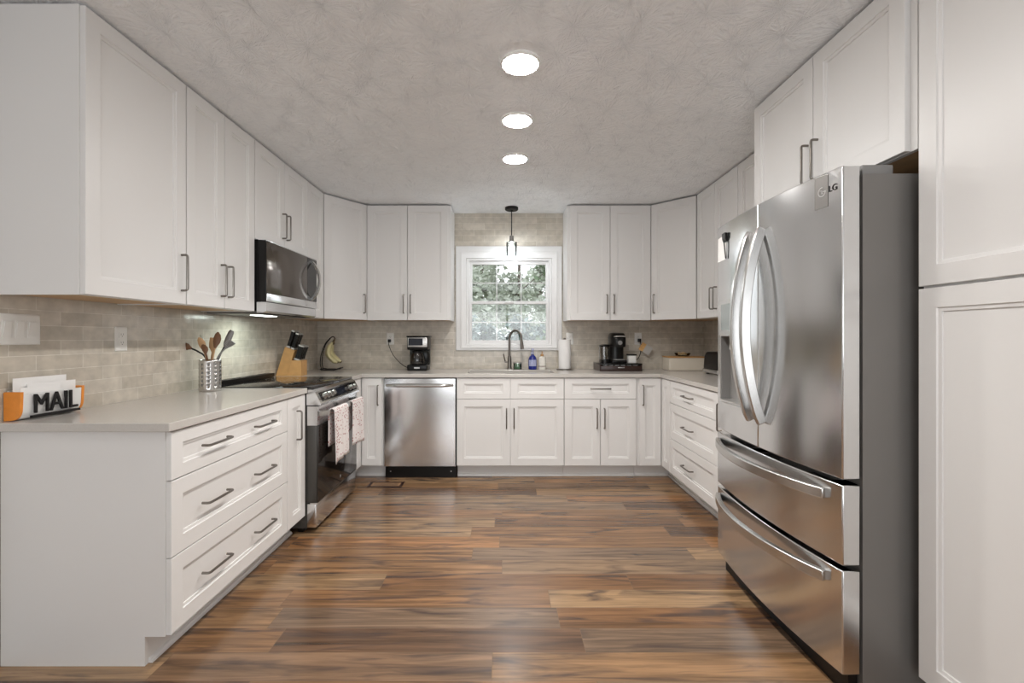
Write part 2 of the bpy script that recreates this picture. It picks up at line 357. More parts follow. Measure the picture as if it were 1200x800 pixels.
# back window: casing (trim), frame, two sashes with grilles
cx0, cx1, cz0, cz1 = -.486, .560, 1.080, 2.108
m = MB(); lp = []
for f_, y_ in ((0, -.0005), (0, -.018), (.05, -.022), (.45, -.026), (.50, -.034), (.62, -.034), (.66, -.030), (1, -.026), (1, -.0005)):
    a0, a1, b0, b1 = cx0+(WX0-cx0)*f_, cx1+(WX1-cx1)*f_, cz0+(WZ0-cz0)*f_, cz1+(WZ1-cz1)*f_
    lp.append([(a0, YW+y_, b0), (a1, YW+y_, b0), (a1, YW+y_, b1), (a0, YW+y_, b1)])
m.loft(lp, True, False)
struct(m.build('trim_1', 'trim'))
win = thing('window_1', 'white sash window with grilles over the sink', 'window', ((WX0+WX1)/2, YW+.1, WZ0)); win['kind'] = 'structure'
for k in ('label', 'category'): del win[k]
ow = ((WX0+WX1)/2, YW+.1, WZ0)
def wmb():
    m = MB(); m.mx = Matrix.Translation((-ow[0], -ow[1], -ow[2])); return m
e = .001
m = wmb(); m.rings((WX0+e, WX1-e, WZ0+e, WZ1-e), [(0, YW-.004), (.024, YW-.004, .018), (.028, YW+.03, .022), (.028, YW+.09, .022), (0, YW+.09), (0, YW-.004)], False, False); m.build('window_frame', 'trim', win)
zmid = 1.553
ix0, ix1 = WX0+.029, WX1-.029
for nm, z0, z1, y in (('upper_sash', zmid-.012, WZ1-.022, YW+.058), ('lower_sash', WZ0+.022, zmid+.016, YW+.022)):
    sw, sr = .026, .030
    m = wmb(); m.rings((ix0, ix1, z0, z1), [(0, y), (sw-.004, y, sr-.004), (sw, y+.006, sr), (sw, y+.03, sr), (0, y+.03), (0, y)], False, False); sa = m.build(nm, 'trim', win)
    gx0, gx1, gz0, gz1 = ix0+sw, ix1-sw, z0+sr, z1-sr
    m = wmb(); m.box(gx0, gx1, y+.013, y+.017, gz0, gz1); m.build('glass_pane', 'glass', sa, smooth=False)
    m = wmb(); m.cells([gx0]+sum([[gx0+(gx1-gx0)*k/3-.005, gx0+(gx1-gx0)*k/3+.005] for k in (1, 2)], [])+[gx1], [gz0, (gz0+gz1)/2-.005, (gz0+gz1)/2+.005, gz1], lambda i, j: i in (1, 3) or j == 1, y+.019, y+.026, 'y')
    m.build('grille', 'trim', sa, smooth=False)
m = wmb(); m.box(-.01, .09, YW+.012, YW+.022, zmid-.004, zmid+.014, .003); m.build('sash_lock', 'trim', win)
# opening behind the camera
m = MB(); m.rings((-1.4, 1.5, .3, 2.25), [(0, YR+.012), (.06, YR+.012), (.06, YR-.1), (0, YR-.1), (0, YR+.012)], False, False)
m.box(.02, .08, YR-.09, YR, .31, 2.24); w2 = struct(m.build('window_2', 'trim', smooth=False))

# ------------------------------------------------------------------ outside
struct(MB().box(-20, 20, YW+.25, 40, -.6, -.4).build('ground', 'grass', smooth=False))
def tree(name, label, x, y, base, h, crown_r, nleaf, size, mat, zc0, seed):
    rnd = random.Random(seed)
    t = thing(name, label, 'tree', (x, y, base), 0, 'trees and shrubs outside the window')
    m = MB(); path = [(0, 0, -.02)]; px = py = 0
    for k in range(1, 7): px += rnd.uniform(-.05, .05)*h/3; py += rnd.uniform(-.04, .04); path.append((px, py, h*.85*k/6))
    m.tube(smoothpath(path, 4), [.05*h/4*(1-.8*i/24)+.012 for i in range(25)], 7)
    for k in range(9):
        a = rnd.uniform(0, 6.28); z = h*rnd.uniform(.25, .8); i = min(6, int(z/(h*.85)*6)); p = Vector(path[i])
        q = p+Vector((math.cos(a), math.sin(a), rnd.uniform(.1, .7)))*crown_r*rnd.uniform(.6, .95)
        m.tube([p, (p+q)/2+Vector((0, 0, .04)), q], [.016, .011, .005], 5)
    m.build('trunk', 'bark', t)
    m = MB(); centers = [(rnd.gauss(0, .55)*crown_r, rnd.gauss(0, .4)*crown_r, zc0+rnd.random()*(h-zc0)) for _ in range(26)]
    for _ in range(nleaf):
        c = rnd.choice(centers); p = Vector((c[0]+rnd.gauss(0, .16)*crown_r, c[1]+rnd.gauss(0, .16)*crown_r, max(.05, c[2]+rnd.gauss(0, .13)*crown_r)))
        d = Vector((rnd.gauss(0, 1), rnd.gauss(0, 1), rnd.gauss(-.2, .6))).normalized(); s_ = d.cross(Vector((rnd.gauss(0, 1), rnd.gauss(0, 1), rnd.gauss(0, 1)))).normalized()
        l = size*rnd.uniform(.6, 1.3); w = l*.3; nn = d.cross(s_)
        A, B, Cc, D = p, p+d*l*.45+s_*w+nn*w*.25, p+d*l, p+d*l*.45-s_*w+nn*w*.25
        a_, b_, c_, d_ = (m.bm.verts.new(q) for q in (A, B, Cc, D)); m.bm.faces.new((a_, b_, c_)); m.bm.faces.new((a_, c_, d_))
    f = m.build('foliage', mat, t, smooth=False)
    return t
tree('leafy_tree', 'pale leafy tree filling the upper left panes of the sink window', -1.0, 9.6, -.4, 4.2, .85, 3000, .15, 'leaf_b', 1.4, 1)
tree('leafy_tree', 'pale leafy tree seen through the upper middle panes of the sink window', .25, 11.6, -.4, 4.8, .95, 3200, .17, 'leaf_b', 1.5, 2)
tree('leafy_tree', 'green leafy tree in the upper right panes of the sink window', 1.45, 9.5, -.4, 4.0, .75, 2600, .14, 'leaf_a', 1.7, 3)
tree('leafy_tree', 'far pale tree behind the other trees, left of the faucet', -.6, 13.6, -.4, 5.2, 1.1, 3000, .20, 'leaf_b', 1.2, 12)
tree('leafy_tree', 'far pale tree behind the other trees, right of the faucet', 1.4, 17.2, -.4, 5.4, 1.1, 3000, .20, 'leaf_b', 1.2, 13)
tree('shrub', 'dark bluish shrub in the lower left panes of the sink window', -.78, 7.3, -.4, 2.02, .44, 2400, .09, 'leaf_c', .4, 4)
tree('shrub', 'dark shrub behind the faucet in the lower middle panes', .12, 7.5, -.4, 1.92, .38, 2200, .09, 'leaf_c', .4, 5)
tree('shrub', 'grey green shrub in the lower right panes of the sink window', .95, 7.2, -.4, 1.66, .40, 2000, .09, 'leaf_a', .4, 6)
tree('shrub', 'far shrub in the gap between the lower left and middle shrubs', -.38, 8.5, -.4, 1.95, .36, 1800, .10, 'leaf_c', .4, 8)
tree('shrub', 'far shrub in the gap between the lower middle and right shrubs', .62, 8.6, -.4, 1.80, .36, 1800, .10, 'leaf_c', .4, 9)

# ------------------------------------------------------------------ cabinets
GAP = .0022
def pull_mb(mb, c, length, vertical, T=Matrix()):
    """U shaped pull; c = (x, y_face, z), sticks out to -y"""
    h = length/2; so = .030; r = .010; pts = []
    prof = [(-h, 0), (-h, -so+r)] + [(-h+r-r*math.cos(a), -so+r-r*math.sin(a)) for a in (PI/8, PI/4, 3*PI/8)] + [(-h+r, -so)]
    prof = prof + [(-a, b) for a, b in prof[::-1]]
    for a, b in prof: pts.append((c[0], c[1]+b, c[2]+a) if vertical else (c[0]+a, c[1]+b, c[2]))
    old = mb.mx; mb.mx = old @ T; mb.tube(pts, .0053, 8); mb.mx = old
    return mb
def front(parent, kind, x0, x1, z0, z1, pulls=(), T=Matrix(), mat='paint', stile=.062, y=0):
    """shaker door or drawer front; pulls: (x, z, length, vertical)"""
    m = MB(); m.mx = T
    h = z1-z0; w = x1-x0; k = min(stile, h*.27); s = min(stile, w*.27)
    t = .02
    m.rings((x0+GAP, x1-GAP, z0+GAP, z1-GAP), [(0, y-.0006), (0, y-t+.0015), (.0015, y-t), (s, y-t, k), (s+.0022, y-t+.0045, k+.0022), (s+.012, y-t+.0065, k+.012), (s+.0135, y-t+.011, k+.0135)])
    o = m.build(kind, mat, parent, angle=20)
    for (px, pz, ln, vert) in pulls:
        hm = MB(); pull_mb(hm, (px, y-t+.0004, pz), ln, vert, T); hm.build('handle', 'handle', o)
    return o
BG = 'white base cabinets'; UG = 'white upper cabinets'
def base(label, loc, rz, w, fronts, d=.605, toe=.108, h=.864, end=False, sink=False):
    t = thing('base_cabinet', label, 'cabinet', loc, rz, BG)
    x0 = .018 if end else 0
    m = MB()
    if sink:
        m.cells([0, .018, w-.018, w], [0, .018, d-.012, d], lambda i, j: not (i == 1 and j == 1), toe+.02, h, 'z'); m.box(0, w, 0, d, toe, toe+.0195)
    else: m.box(x0, w, 0, d, toe, h)
    m.build('carcass', 'paint', t, smooth=False)
    m = MB(); m.box(x0, w, .075, .09, 0, toe-.001); m.prism([(.060, 0), (.075, 0), (.075, .018), (.068, .016), (.062, .009)], x0, w, 'x'); m.build('toe_kick', 'paint', t, smooth=False)
    if end:
        m = MB(); m.prism([(0, toe), (0, h), (d, h), (d, 0), (.075, 0), (.075, toe)], 0, .0175, 'x'); m.build('end_panel', 'paint', t, smooth=False)
    for f in fronts: front(t, *f)
    return t
Z0, ZD, ZT = .110, .681, .862       # bottoms and tops of base fronts
PL = .168
# left run (faces +x): local x runs away from the camera
def dr2(z0, z1, w, x0=0): return ('drawer', x0, w, z0, z1, [(x0+(w-x0)*.285, (z0+z1)/2, PL, False), (x0+(w-x0)*.715, (z0+z1)/2, PL, False)])
RL = PI/2
base('wide white drawer cabinet with six dark pulls at the near end of the left worktop', (-1.251, 1.711, 0), RL, .919,
     [dr2(Z0, .394, .919, .002), dr2(.394, .679, .919, .002), dr2(.679, ZT, .919, .002)], end=True)
base('narrow single door white cabinet between the left drawers and the range', (-1.251, 2.631, 0), RL, .234,
     [('door', 0, .233, Z0, ZT, [(.117, .69, PL, True)])])
# left corner cabinet: an L behind the range and beside the dishwasher
t = thing('base_cabinet', 'white corner cabinet between the range and the dishwasher', 'cabinet', (-1.251, 3.998, 0), 0, BG)
lx = 1.251; 
m = MB(); m.prism([(-.605, -.362), (0, -.362), (0, 0), (.206, 0), (.206, .605), (-.605, .605)], .108, .864, 'z'); m.build('carcass', 'paint', t, smooth=False)
m = MB(); m.box(-.09, .206, .075, .09, 0, .107); m.box(-.09, .206, .062, .075, 0, .017); m.box(-.09, -.075, -.362, .075, 0, .107); m.build('toe_kick', 'paint', t, smooth=False)
front(t, 'door', .022, .193, Z0, ZT, [(.165, .715, PL, True)])
front(t, 'door', .002, .338, Z0, ZT, [], Matrix.Translation((0, -.362, 0)) @ Matrix.Rotation(PI/2, 4, 'Z'))
# back run
base('white sink cabinet with two doors and two blank drawer fronts under the window', (-.416, 3.998, 0), 0, .920,
     [('false_front', 0, .460, ZD, ZT), ('false_front', .460, .920, ZD, ZT), ('door', 0, .460, Z0, ZD, [(.428, .517, PL, True)]), ('door', .460, .920, Z0, ZD, [(.492, .517, PL, True)])], sink=True)
base('white two door cabinet with one drawer right of the sink cabinet', (.506, 3.998, 0), 0, .620,
     [('drawer', 0, .618, ZD, ZT, [(.31, .770, PL, False)]), ('door', 0, .309, Z0, ZD, [(.277, .517, PL, True)]), ('door', .309, .618, Z0, ZD, [(.341, .517, PL, True)])])
t = thing('base_cabinet', 'white corner cabinet where the back run meets the right run', 'cabinet', (1.357, 3.998, 0), 0, BG)
m = MB(); m.prism([(-.229, 0), (0, 0), (0, -.222), (.605, -.222), (.605, .605), (-.229, .605)], .108, .864, 'z'); m.build('carcass', 'paint', t, smooth=False)
m = MB(); m.box(-.229, .09, .075, .09, 0, .107); m.box(-.229, .075, .062, .075, 0, .017); m.box(.075, .09, -.222, .075, 0, .107); m.box(.062, .075, -.222, .075, 0, .017); m.build('toe_kick', 'paint', t, smooth=False)
front(t, 'door', -.211, -.022, Z0, ZT, [(-.180, .715, PL, True)])
front(t, 'door', .022, .220, Z0, ZT, [], Matrix.Rotation(-PI/2, 4, 'Z'))
# right run (faces -x): local x runs towards the camera
RR = -PI/2
wR = .850
def dr1(z0, z1, w): return ('drawer', 0, w, z0, z1, [(w*.45, (z0+z1)/2, PL, False)])
base('white three drawer cabinet between the right corner and the fridge', (1.357, 3.774, 0), RR, wR, [dr1(Z0, .394, wR), dr1(.394, .679, wR), dr1(.679, ZT, wR)])
base('white single door cabinet mostly hidden behind the fridge', (1.357, 2.922, 0), RR, .43, [('door', 0, .43, Z0, ZT, [(.05, .715, PL, True)])])

UB, UT = 1.366, 2.426
HU = 1.516
def upper(label, loc, rz, w, fronts, d=.300, z0=UB, z1=UT, group=UG):
    t = thing('wall_cabinet', label, 'cabinet', (loc[0], loc[1], z0), rz, group)
    T = Matrix.Translation((0, 0, -z0))
    m = MB(); m.mx = T; m.box(0, w, 0, d, z0+.012, z1); m.box(0, .018, 0, d, z0, z0+.012); m.box(w-.018, w, 0, d, z0, z0+.012); m.box(.018, w-.018, 0, .018, z0, z0+.012); m.build('carcass', 'paint', t, smooth=False)
    m = MB(); m.mx = T; m.box(.0185, w-.0185, .0185, d, z0+.004, z0+.0115); m.build('underside', 'maple', t, smooth=False)
    for f in fronts:
        f = list(f)
        while len(f) < 6: f.append([])
        front(t, f[0], f[1], f[2], f[3], f[4], f[5], T)
    return t
def D(x0, x1, hx, z0=UB, z1=UT, hz=None): return ('door', x0, x1, z0, z1, [(hx, hz or z0+.15, PL, True)] if hx is not None else [])
XU = -1.556
upper('tall single door white cabinet nearest the camera on the left wall', (XU, 1.697, 0), RL, .546, [D(.003, .544, .510)])
upper('tall double door white cabinet left of the microwave', (XU, 2.244, 0), RL, .610, [D(0, .304, .272), D(.304, .608, .336)])
upper('short double door white cabinet directly above the microwave', (XU, 2.856, 0), RL, .764, [D(0, .382, .352, 1.815, UT, 1.975), D(.382, .764, .412, 1.815, UT, 1.975)], z0=1.815)
upper('narrow white cabinet strip between the microwave and the left diagonal corner cabinet', (XU, 3.622, 0), RL, .314, [D(0, .313, None)])
def diag(label, A, B, poly, hside):
    t = thing('wall_cabinet', label, 'cabinet', (A[0], A[1], UB), 0, UG)
    m = MB(); m.mx = Matrix.Translation((-A[0], -A[1], -UB)); m.prism(poly, UB+.012, UT, 'z'); m.build('carcass', 'paint', t, smooth=False)
    m = MB(); m.mx = Matrix.Translation((-A[0], -A[1], -UB)); m.prism(poly, UB+.002, UB+.0115, 'z'); m.build('underside', 'maple', t, smooth=False)
    dx, dy = B[0]-A[0], B[1]-A[1]; w = math.hypot(dx, dy)
    T = Matrix.Rotation(math.atan2(dy, dx), 4, 'Z') @ Matrix.Translation((0, 0, -UB))
    front(t, 'door', .012, w-.012, UB, UT, [(hside*w if hside < .5 else w-.05, UB+.15, PL, True)] if True else [], T)
diag('white diagonal corner cabinet in the left back corner above the bananas', (XU, 3.938), (-1.281, 4.303), [(-1.859, 3.938), (XU, 3.938), (-1.281, 4.303), (-1.281, 4.606), (-1.859, 4.606)], .9)
upper('white double door wall cabinet on the back wall left of the window', (-1.280, 4.303, 0), 0, .778, [D(.006, .379, .347), D(.379, .754, .411)])
upper('white double door wall cabinet on the back wall right of the window', (.572, 4.303, 0), 0, .775, [D(.026, .395, .363), D(.395, .770, .427)])
diag('white diagonal corner cabinet in the right back corner above the cream box', (1.348, 4.303), (1.660, 3.990), [(1.348, 4.606), (1.348, 4.303), (1.660, 3.990), (1.965, 3.990), (1.965, 4.606)], .105)
XR = 1.660
upper('white double door wall cabinet on the right wall beside the corner', (XR, 3.988, 0), RR, .709, [D(.012, .350, .318), D(.350, .707, .382)])
upper('white double door wall cabinet half hidden beside the cabinet over the fridge', (XR, 3.278, 0), RR, .79, [D(0, .395, .363), D(.395, .79, .427)])
upper('deep double door white cabinet above the fridge', (1.348, 2.486, 0), RR, .966, [D(.003, .478, .446, 1.826, UT, 1.965), D(.478, .942, .510, 1.826, UT, 1.965)], d=.615, z0=1.826)
# pantry
t = thing('pantry_cabinet', 'tall white pantry cabinet at the right edge beside the fridge', 'cabinet', (1.357, 1.507, 0), RR)
MB().box(0, .61, 0, .605, .108, UT).build('carcass', 'paint', t, smooth=False)
m = MB(); m.box(0, .61, .075, .09, 0, .107); m.box(0, .61, .062, .075, 0, .017); m.build('toe_kick', 'paint', t, smooth=False)
front(t, 'door', 0, .608, Z0, 1.367, [(.572, 1.0, PL, True)]); front(t, 'door', 0, .608, 1.371, UT, [(.572, 1.53, PL, True)])

# ------------------------------------------------------------------ worktops and sink
HC0, HC1 = .8655, .8975
sx0, sx1, sy0, sy1 = -.335, .435, 4.075, 4.455
def worktop(label, xs, ys, fill):
    o = MB().cells(xs, ys, fill, HC0, HC1, 'z').build('worktop', 'quartz', smooth=False)
    b = o.modifiers.new('edge', 'BEVEL'); b.width = .003; b.segments = 2; b.limit_method = 'ANGLE'
    return tag(o, label, 'worktop')
worktop('pale grey quartz worktop on the left drawer cabinet, before the range', [-1.859, -1.219], [1.688, 2.866], lambda i, j: True)
worktop('pale grey quartz worktop wrapping the back wall and right wall around the sink', [-1.859, -1.219, sx0, sx1, 1.325, 1.965], [2.49, 3.634, 3.964, sy0, sy1, 4.606],
        lambda i, j: (j >= 2 and not (i == 2 and j == 3)) or (i == 0 and j == 1) or (i == 4 and j <= 1))
m = MB(); a, b_, c_, d_ = sx0-.004, sx1+.004, sy0-.004, sy1+.004
m.cells([a-.012, a, b_, b_+.012], [c_-.012, c_, d_, d_+.012], lambda i, j: not (i == 1 and j == 1), .655, .8645, 'z'); m.box(a-.012, b_+.012, c_-.012, d_+.012, .643, .655); m.lathe([(.045, 0), (.045, .004), (.03, .004), (.028, .001)], ((a+b_)/2, (c_+d_)/2, .6552), 24)
tag(m.build('sink', 'steel_bright', angle=30), 'stainless steel undermount sink below the window', 'sink')

# ------------------------------------------------------------------ dishwasher
t = thing('dishwasher', 'stainless steel dishwasher left of the sink cabinet', 'dishwasher', (-1.042, 3.998, 0), 0)
w = .624
MB().box(.004, w-.004, .002, .59, .1, .862).build('body', 'black', t, smooth=False)
m = MB(); m.box(.006, w-.006, .03, .05, .0, .1); m.build('kick_plate', 'black', t, smooth=False)
for sx in (.05, w-.05):
    m = MB(); m.lathe([(.006, 0), (.006, .003)], n=10, mat=Matrix.Translation((sx, .03, .05)) @ Matrix.Rotation(PI/2, 4, 'X')); m.build('screw', 'silver', t)
m = MB(); m.rings((.006, w-.006, .104, .858), [(0, .0), (0, -.018), (.004, -.024), (.02, -.025)]); m.build('door', 'steel', t)
m = MB(); P = []
for k in range(21):
    u = k/20; P.append((.03+(w-.06)*u, -.026-.046*min(1, 2.6*math.sin(PI*u)), .800))
m.tube(P, .013, 14); hd = m.build('handle', 'steel_bright', t, angle=60)

# ------------------------------------------------------------------ range
t = thing('range', 'stainless slide-in electric range with two towels on its handle', 'range', (-1.225, 2.868, 0), RL)
w = .762     # local y grows towards the left wall; y=0 at x=-1.225; oven door sticks out to y=-.065
MB().box(.003, w-.003, 0, .632, .03, .885).build('body', 'oven_side', t, smooth=False)
m = MB(); m.box(.02, w-.02, .03, .06, 0, .03); m.box(.02, w-.02, .55, .58, 0, .03); m.build('foot', 'black', t, smooth=False)
m = MB(); m.box(0, w, -.03, .634, .887, .9035, .003); ct = m.build('cooktop', 'black_glass', t)
for cx, cy, r in ((.2, .14, .115), (.56, .14, .09), (.2, .42, .08), (.56, .42, .11), (.38, .28, .06)):
    m = MB()
    n = 40
    for rr in (r, r*.62):
        a_ = [m.v((cx+rr*math.cos(2*PI*k/n), cy+rr*math.sin(2*PI*k/n), .9037)) for k in range(n)]; c2 = [m.v((cx+(rr-.0025)*math.cos(2*PI*k/n), cy+(rr-.0025)*math.sin(2*PI*k/n), .9037)) for k in range(n)]
        for k in range(n): m.f([a_[k], a_[(k+1) % n], c2[(k+1) % n], c2[k]])
    m.build('burner_ring', 'grey_plastic', ct)
m = MB(); m.cells([0]+sum([[.06+k*.17, .06+k*.17+.11] for k in range(4)], [])+[w], [.575, .59, .612, .632], lambda i, j: not (j == 1 and i % 2 == 1), .905, .932, 'z'); m.box(.001, w-.001, .577, .63, .9038, .91); m.build('rear_vent', 'black', t, smooth=False)
# sloped control panel
m = MB(); m.prism([(-.03, .886), (-.052, .872), (-.088, .800), (-.088, .790), (0, .790), (0, .886)], .001, w-.001, 'x'); cp = m.build('control_panel', 'steel', t, smooth=False)
sl = Matrix.Translation((0, -.070, .836)) @ Matrix.Rotation(math.atan2(.036, .072), 4, 'X').inverted()
tilt = math.atan2(.036, .072)
def onpanel(x, v, out):     # point on the slope: v up along it, out along its normal
    n = Vector((0, -math.cos(tilt), math.sin(tilt))); u = Vector((0, math.sin(tilt), math.cos(tilt)))
    return Vector((x, -.070, .836)) + u*v + n*out
def PM(x, v, out):
    n = Vector((0, -math.cos(tilt), math.sin(tilt))); u = Vector((0, math.sin(tilt), math.cos(tilt))); p = onpanel(x, v, out)
    mt = Matrix.Identity(4); xa = Vector((1, 0, 0))
    for i in range(3): mt[i][0] = xa[i]; mt[i][1] = u[i]; mt[i][2] = n[i]; mt[i][3] = p[i]
    return mt
m = MB(); m.mx = PM(.38, 0, 0); m.box(-.335, .335, -.030, .030, .0003, .003); m.build('glass_strip', 'black_glass', cp, smooth=False)
for kx in (.085, .15, .215, .57, .64):
    m = MB(); m.lathe([(.021, .0032), (.021, .008), (.017, .010), (.0165, .032), (.015, .034)], n=24, mat=PM(kx, 0, 0)); k_ = m.build('knob', 'knob_steel', cp)
    m = MB(); m.mx = PM(kx, 0, 0); m.box(-.002, .002, -.014, .014, .034, .0352); m.build('pointer', 'black', k_, smooth=False)
m = MB(); m.mx = PM(.40, 0, 0); m.box(-.085, .085, -.024, .024, .0032, .0042); m.build('display', 'lcd', cp, smooth=False)
# oven door
m = MB(); m.box(.003, w-.003, -.062, -.001, .188, .785, .003); od = m.build('oven_door', 'oven_side', t)
m = MB(); m.box(.004, w-.004, -.0665, -.0625, .665, .783, .0015); m.box(.0015, .004, -.066, -.004, .665, .783); m.box(w-.004, w-.0015, -.066, -.004, .665, .783); m.build('top_rail', 'steel', od, smooth=False)
m = MB(); m.box(.006, w-.006, -.0665, -.0625, .192, .662, .001); m.build('oven_glass', 'oven_glass', od)
m = MB(); m.lathe([(.011, 0), (.011, .0015), (.008, .002)], n=20, mat=Matrix.Translation((.40, -.0667, .235)) @ Matrix.Rotation(PI/2, 4, 'X')); m.build('badge', 'silver', od)
m = MB(); P = []
for k in range(25):
    u = k/24; P.append((.02+(w-.04)*u, -.066-.050*min(1, math.sin(PI*u)*2.2)**.8 if 0 < u < 1 else -.066, .735))
m.tube(P, .0125, 10, sq=(1.1, .8)); m.build('handle', 'steel_bright', od, angle=60)
m = MB(); m.box(.003, w-.003, -.058, -.001, .035, .18, .003); dw = m.build('storage_drawer', 'steel', t)
m = MB(); m.prism([(-.0585, .176), (-.066, .182), (-.066, .187), (-.02, .1865), (-.02, .1812)], .003, w-.003, 'x'); m.build('drawer_lip', 'steel_bright', dw, smooth=False)

def towel(label, x0, x1, drop, back, seed):
    rnd = random.Random(seed); o0 = (-1.225, 2.868)
    hy, hz, r = -.117, .735, .019
    prof = [(hy+r+.004*0, hz-back+k*(back)/10) for k in range(10)] + [(hy+r*math.cos(a), hz+r*math.sin(a)) for a in [k*PI/8 for k in range(9)]] + [(hy-r, hz-k*drop/14) for k in range(1, 15)]
    m = MB(); cx = (x0+x1)/2; nx = 22; ph = rnd.uniform(0, 6)
    rows = []
    for i, (py, pz) in enumerate(prof):
        row = []
        for k in range(nx+1):
            u = k/nx; fall = max(0, (hz-pz)/drop) if i > 14 else max(0, (hz-pz)/drop)*.3
            wv = .010*fall*math.sin(u*9+ph)+.006*fall*math.sin(u*17+ph*2)
            out = -abs(wv)*1.2 if i > 14 else wv*.4
            row.append(m.v((x0+(x1-x0)*u+ .012*fall*(u-.5), py+out, pz - (0.010*math.sin(u*5+ph)*fall))))
        rows.append(row)
    for a_, b_ in zip(rows, rows[1:]):
        for k in range(nx): m.f([a_[k], a_[k+1], b_[k+1], b_[k]])
    o = m.build('dish_towel', 'towel', angle=180); so = o.modifiers.new('cloth', 'SOLIDIFY'); so.thickness = .004; so.offset = 0
    o.location = (-1.225, 2.868, 0); o.rotation_euler = (0, 0, RL)
    return tag(o, label, 'towel', 'dish towels on the oven handle')
towel('white dish towel with red dots hanging at the near end of the oven handle', .10, .36, .325, .22, 3)
towel('white dish towel with red dots hanging at the far end of the oven handle', .455, .70, .30, .20, 5)

# ------------------------------------------------------------------ microwave
t = thing('microwave', 'over-the-range stainless microwave with curved handle under the short cabinet', 'microwave', (-1.469, 2.861, 1.352), RL)
w = .754; T = Matrix.Translation((0, 0, -1.352))
def mm(): m = MB(); m.mx = T; return m
mm().box(.002, w-.002, .052, .388, 1.372, 1.812).build('body', 'black', t, smooth=False)
m = mm(); m.box(.0, w, .001, .05, 1.43, 1.810, .003); dr = m.build('door', 'black', t)
m = mm(); m.box(.0005, w-.0005, -.004, .0005, 1.43, 1.481, .0015); m.box(.0005, w-.0005, -.004, .03, 1.803, 1.8105, .0015); m.build('door_trim', 'steel', dr)
m = mm(); m.box(.0005, w-.0005, -.0035, .0008, 1.482, 1.802, .001); m.build('door_glass', 'smoked', dr)
m = mm(); m.box(.585, w-.0008, -.0042, -.0036, 1.484, 1.800); m.build('control_strip', 'black_glass', dr, smooth=False)
m = mm(); P = [(.655, -.003-.062*math.sin(PI*k/24)**.7, 1.492+.29*k/24) for k in range(25)]; m.tube(P, .011, 10, sq=(.75, 1.15)); m.build('handle', 'steel_bright', dr, angle=60)
m = mm(); m.prism([(.002, 1.372), (.004, 1.427), (.06, 1.427), (.06, 1.36), (.02, 1.36)], 0, w, 'x'); m.build('vent_grille', 'steel', t, smooth=False)
m = mm(); m.box(.03, w-.03, .065, .385, 1.356, 1.3715); m.build('bottom_plate', 'steel_side', t, smooth=False)
m = mm(); m.box(.20, .40, .13, .21, 1.3535, 1.356); m.build('lamp_lens', 'hoodlamp', t, smooth=False)
lt = area('hood_light', (.30, .17, -.002), (0, 0, 0), .2, .08, HOOD, (.86, 1, .93), t)

# ------------------------------------------------------------------ fridge
FW = .905
t = thing('refrigerator', 'large stainless french door refrigerator right of the drawers', 'refrigerator', (1.181, 2.446, 0), RR)
# local x: 0 far .. FW near; y=0 at x=1.181, door front at y=-.063 at the ends and bulging to -.097
def bulge(x): u = x/FW*2-1; return -.063-.034*(1-u*u)
MB().box(0, FW, .004, .76, .03, 1.752).build('body', 'steel_side', t, smooth=False)
m = MB(); m.box(.02, FW-.02, -.03, .0, 0, .08); m.box(.05, FW-.05, .02, .7, 0, .03); m.build('kick_plate', 'black', t, smooth=False)
for nm, x0 in (('hinge_cover', .012), ('hinge_cover', FW-.112)):
    m = MB(); m.box(x0, x0+.10, .012, .115, 1.7522, 1.786, .003); m.box(x0+.03, x0+.07, -.045, .012, 1.7815, 1.789); m.build(nm, 'grey_plastic', t)
def door_panel(name, x0, x1, z0, z1, hole=None):
    m = MB(); nx = 14
    xs = [x0+(x1-x0)*k/nx for k in range(nx+1)]; zs = [z0, z1]
    if hole:
        hx0, hx1, hz0, hz1 = hole; xs = sorted([x for x in xs if min(abs(x-hx0), abs(x-hx1)) > .012]+[hx0, hx1]); zs = [z0, hz0, hz1, z1]
    e_ = .004
    fr = [[m.v((x, bulge(x), z)) for x in xs] for z in zs]
    for j in range(len(zs)-1):
        for i in range(len(xs)-1):
            if hole and xs[i] >= hx0-1e-6 and xs[i+1] <= hx1+1e-6 and j == 1: continue
            m.f([fr[j][i], fr[j][i+1], fr[j+1][i+1], fr[j+1][i]])
    for z in (z0, z1):
        j = 0 if z == z0 else len(zs)-1
        bk = [m.v((x, -.004, z)) for x in xs]
        for i in range(len(xs)-1): m.f([fr[j][i], fr[j][i+1], bk[i+1], bk[i]])
    for i in (0, len(xs)-1):
        x = xs[i]; b0 = m.v((x, -.004, z0)); b1 = m.v((x, -.004, z1)); m.f([fr[j_][i] for j_ in range(len(zs))]+[b1, b0])
    a_ = [m.v((x0, -.004, z0)), m.v((x1, -.004, z0)), m.v((x1, -.004, z1)), m.v((x0, -.004, z1))]; m.f(a_)
    if hole:
        dp = -.012; f_ = lambda x, z: m.v((x, bulge(x), z)); g_ = lambda x, z: m.v((x, dp, z))
        hxs = [x for x in xs if hx0-1e-6 <= x <= hx1+1e-6]
        for z in (hz0, hz1):
            for p, q in zip(hxs, hxs[1:]): m.f([f_(p, z), f_(q, z), g_(q, z), g_(p, z)], 1)
        for x in (hx0, hx1): m.f([f_(x, hz0), f_(x, hz1), g_(x, hz1), g_(x, hz0)], 1)
        for p, q in zip(hxs, hxs[1:]): m.f([g_(p, hz0), g_(q, hz0), g_(q, hz1), g_(p, hz1)], 1)
    o = m.build(name, ['steel', 'grey_plastic'], t, angle=30)
    bv = o.modifiers.new('edge', 'BEVEL'); bv.width = .004; bv.segments = 2; bv.limit_method = 'ANGLE'; bv.angle_limit = .8
    return o
mid = FW/2
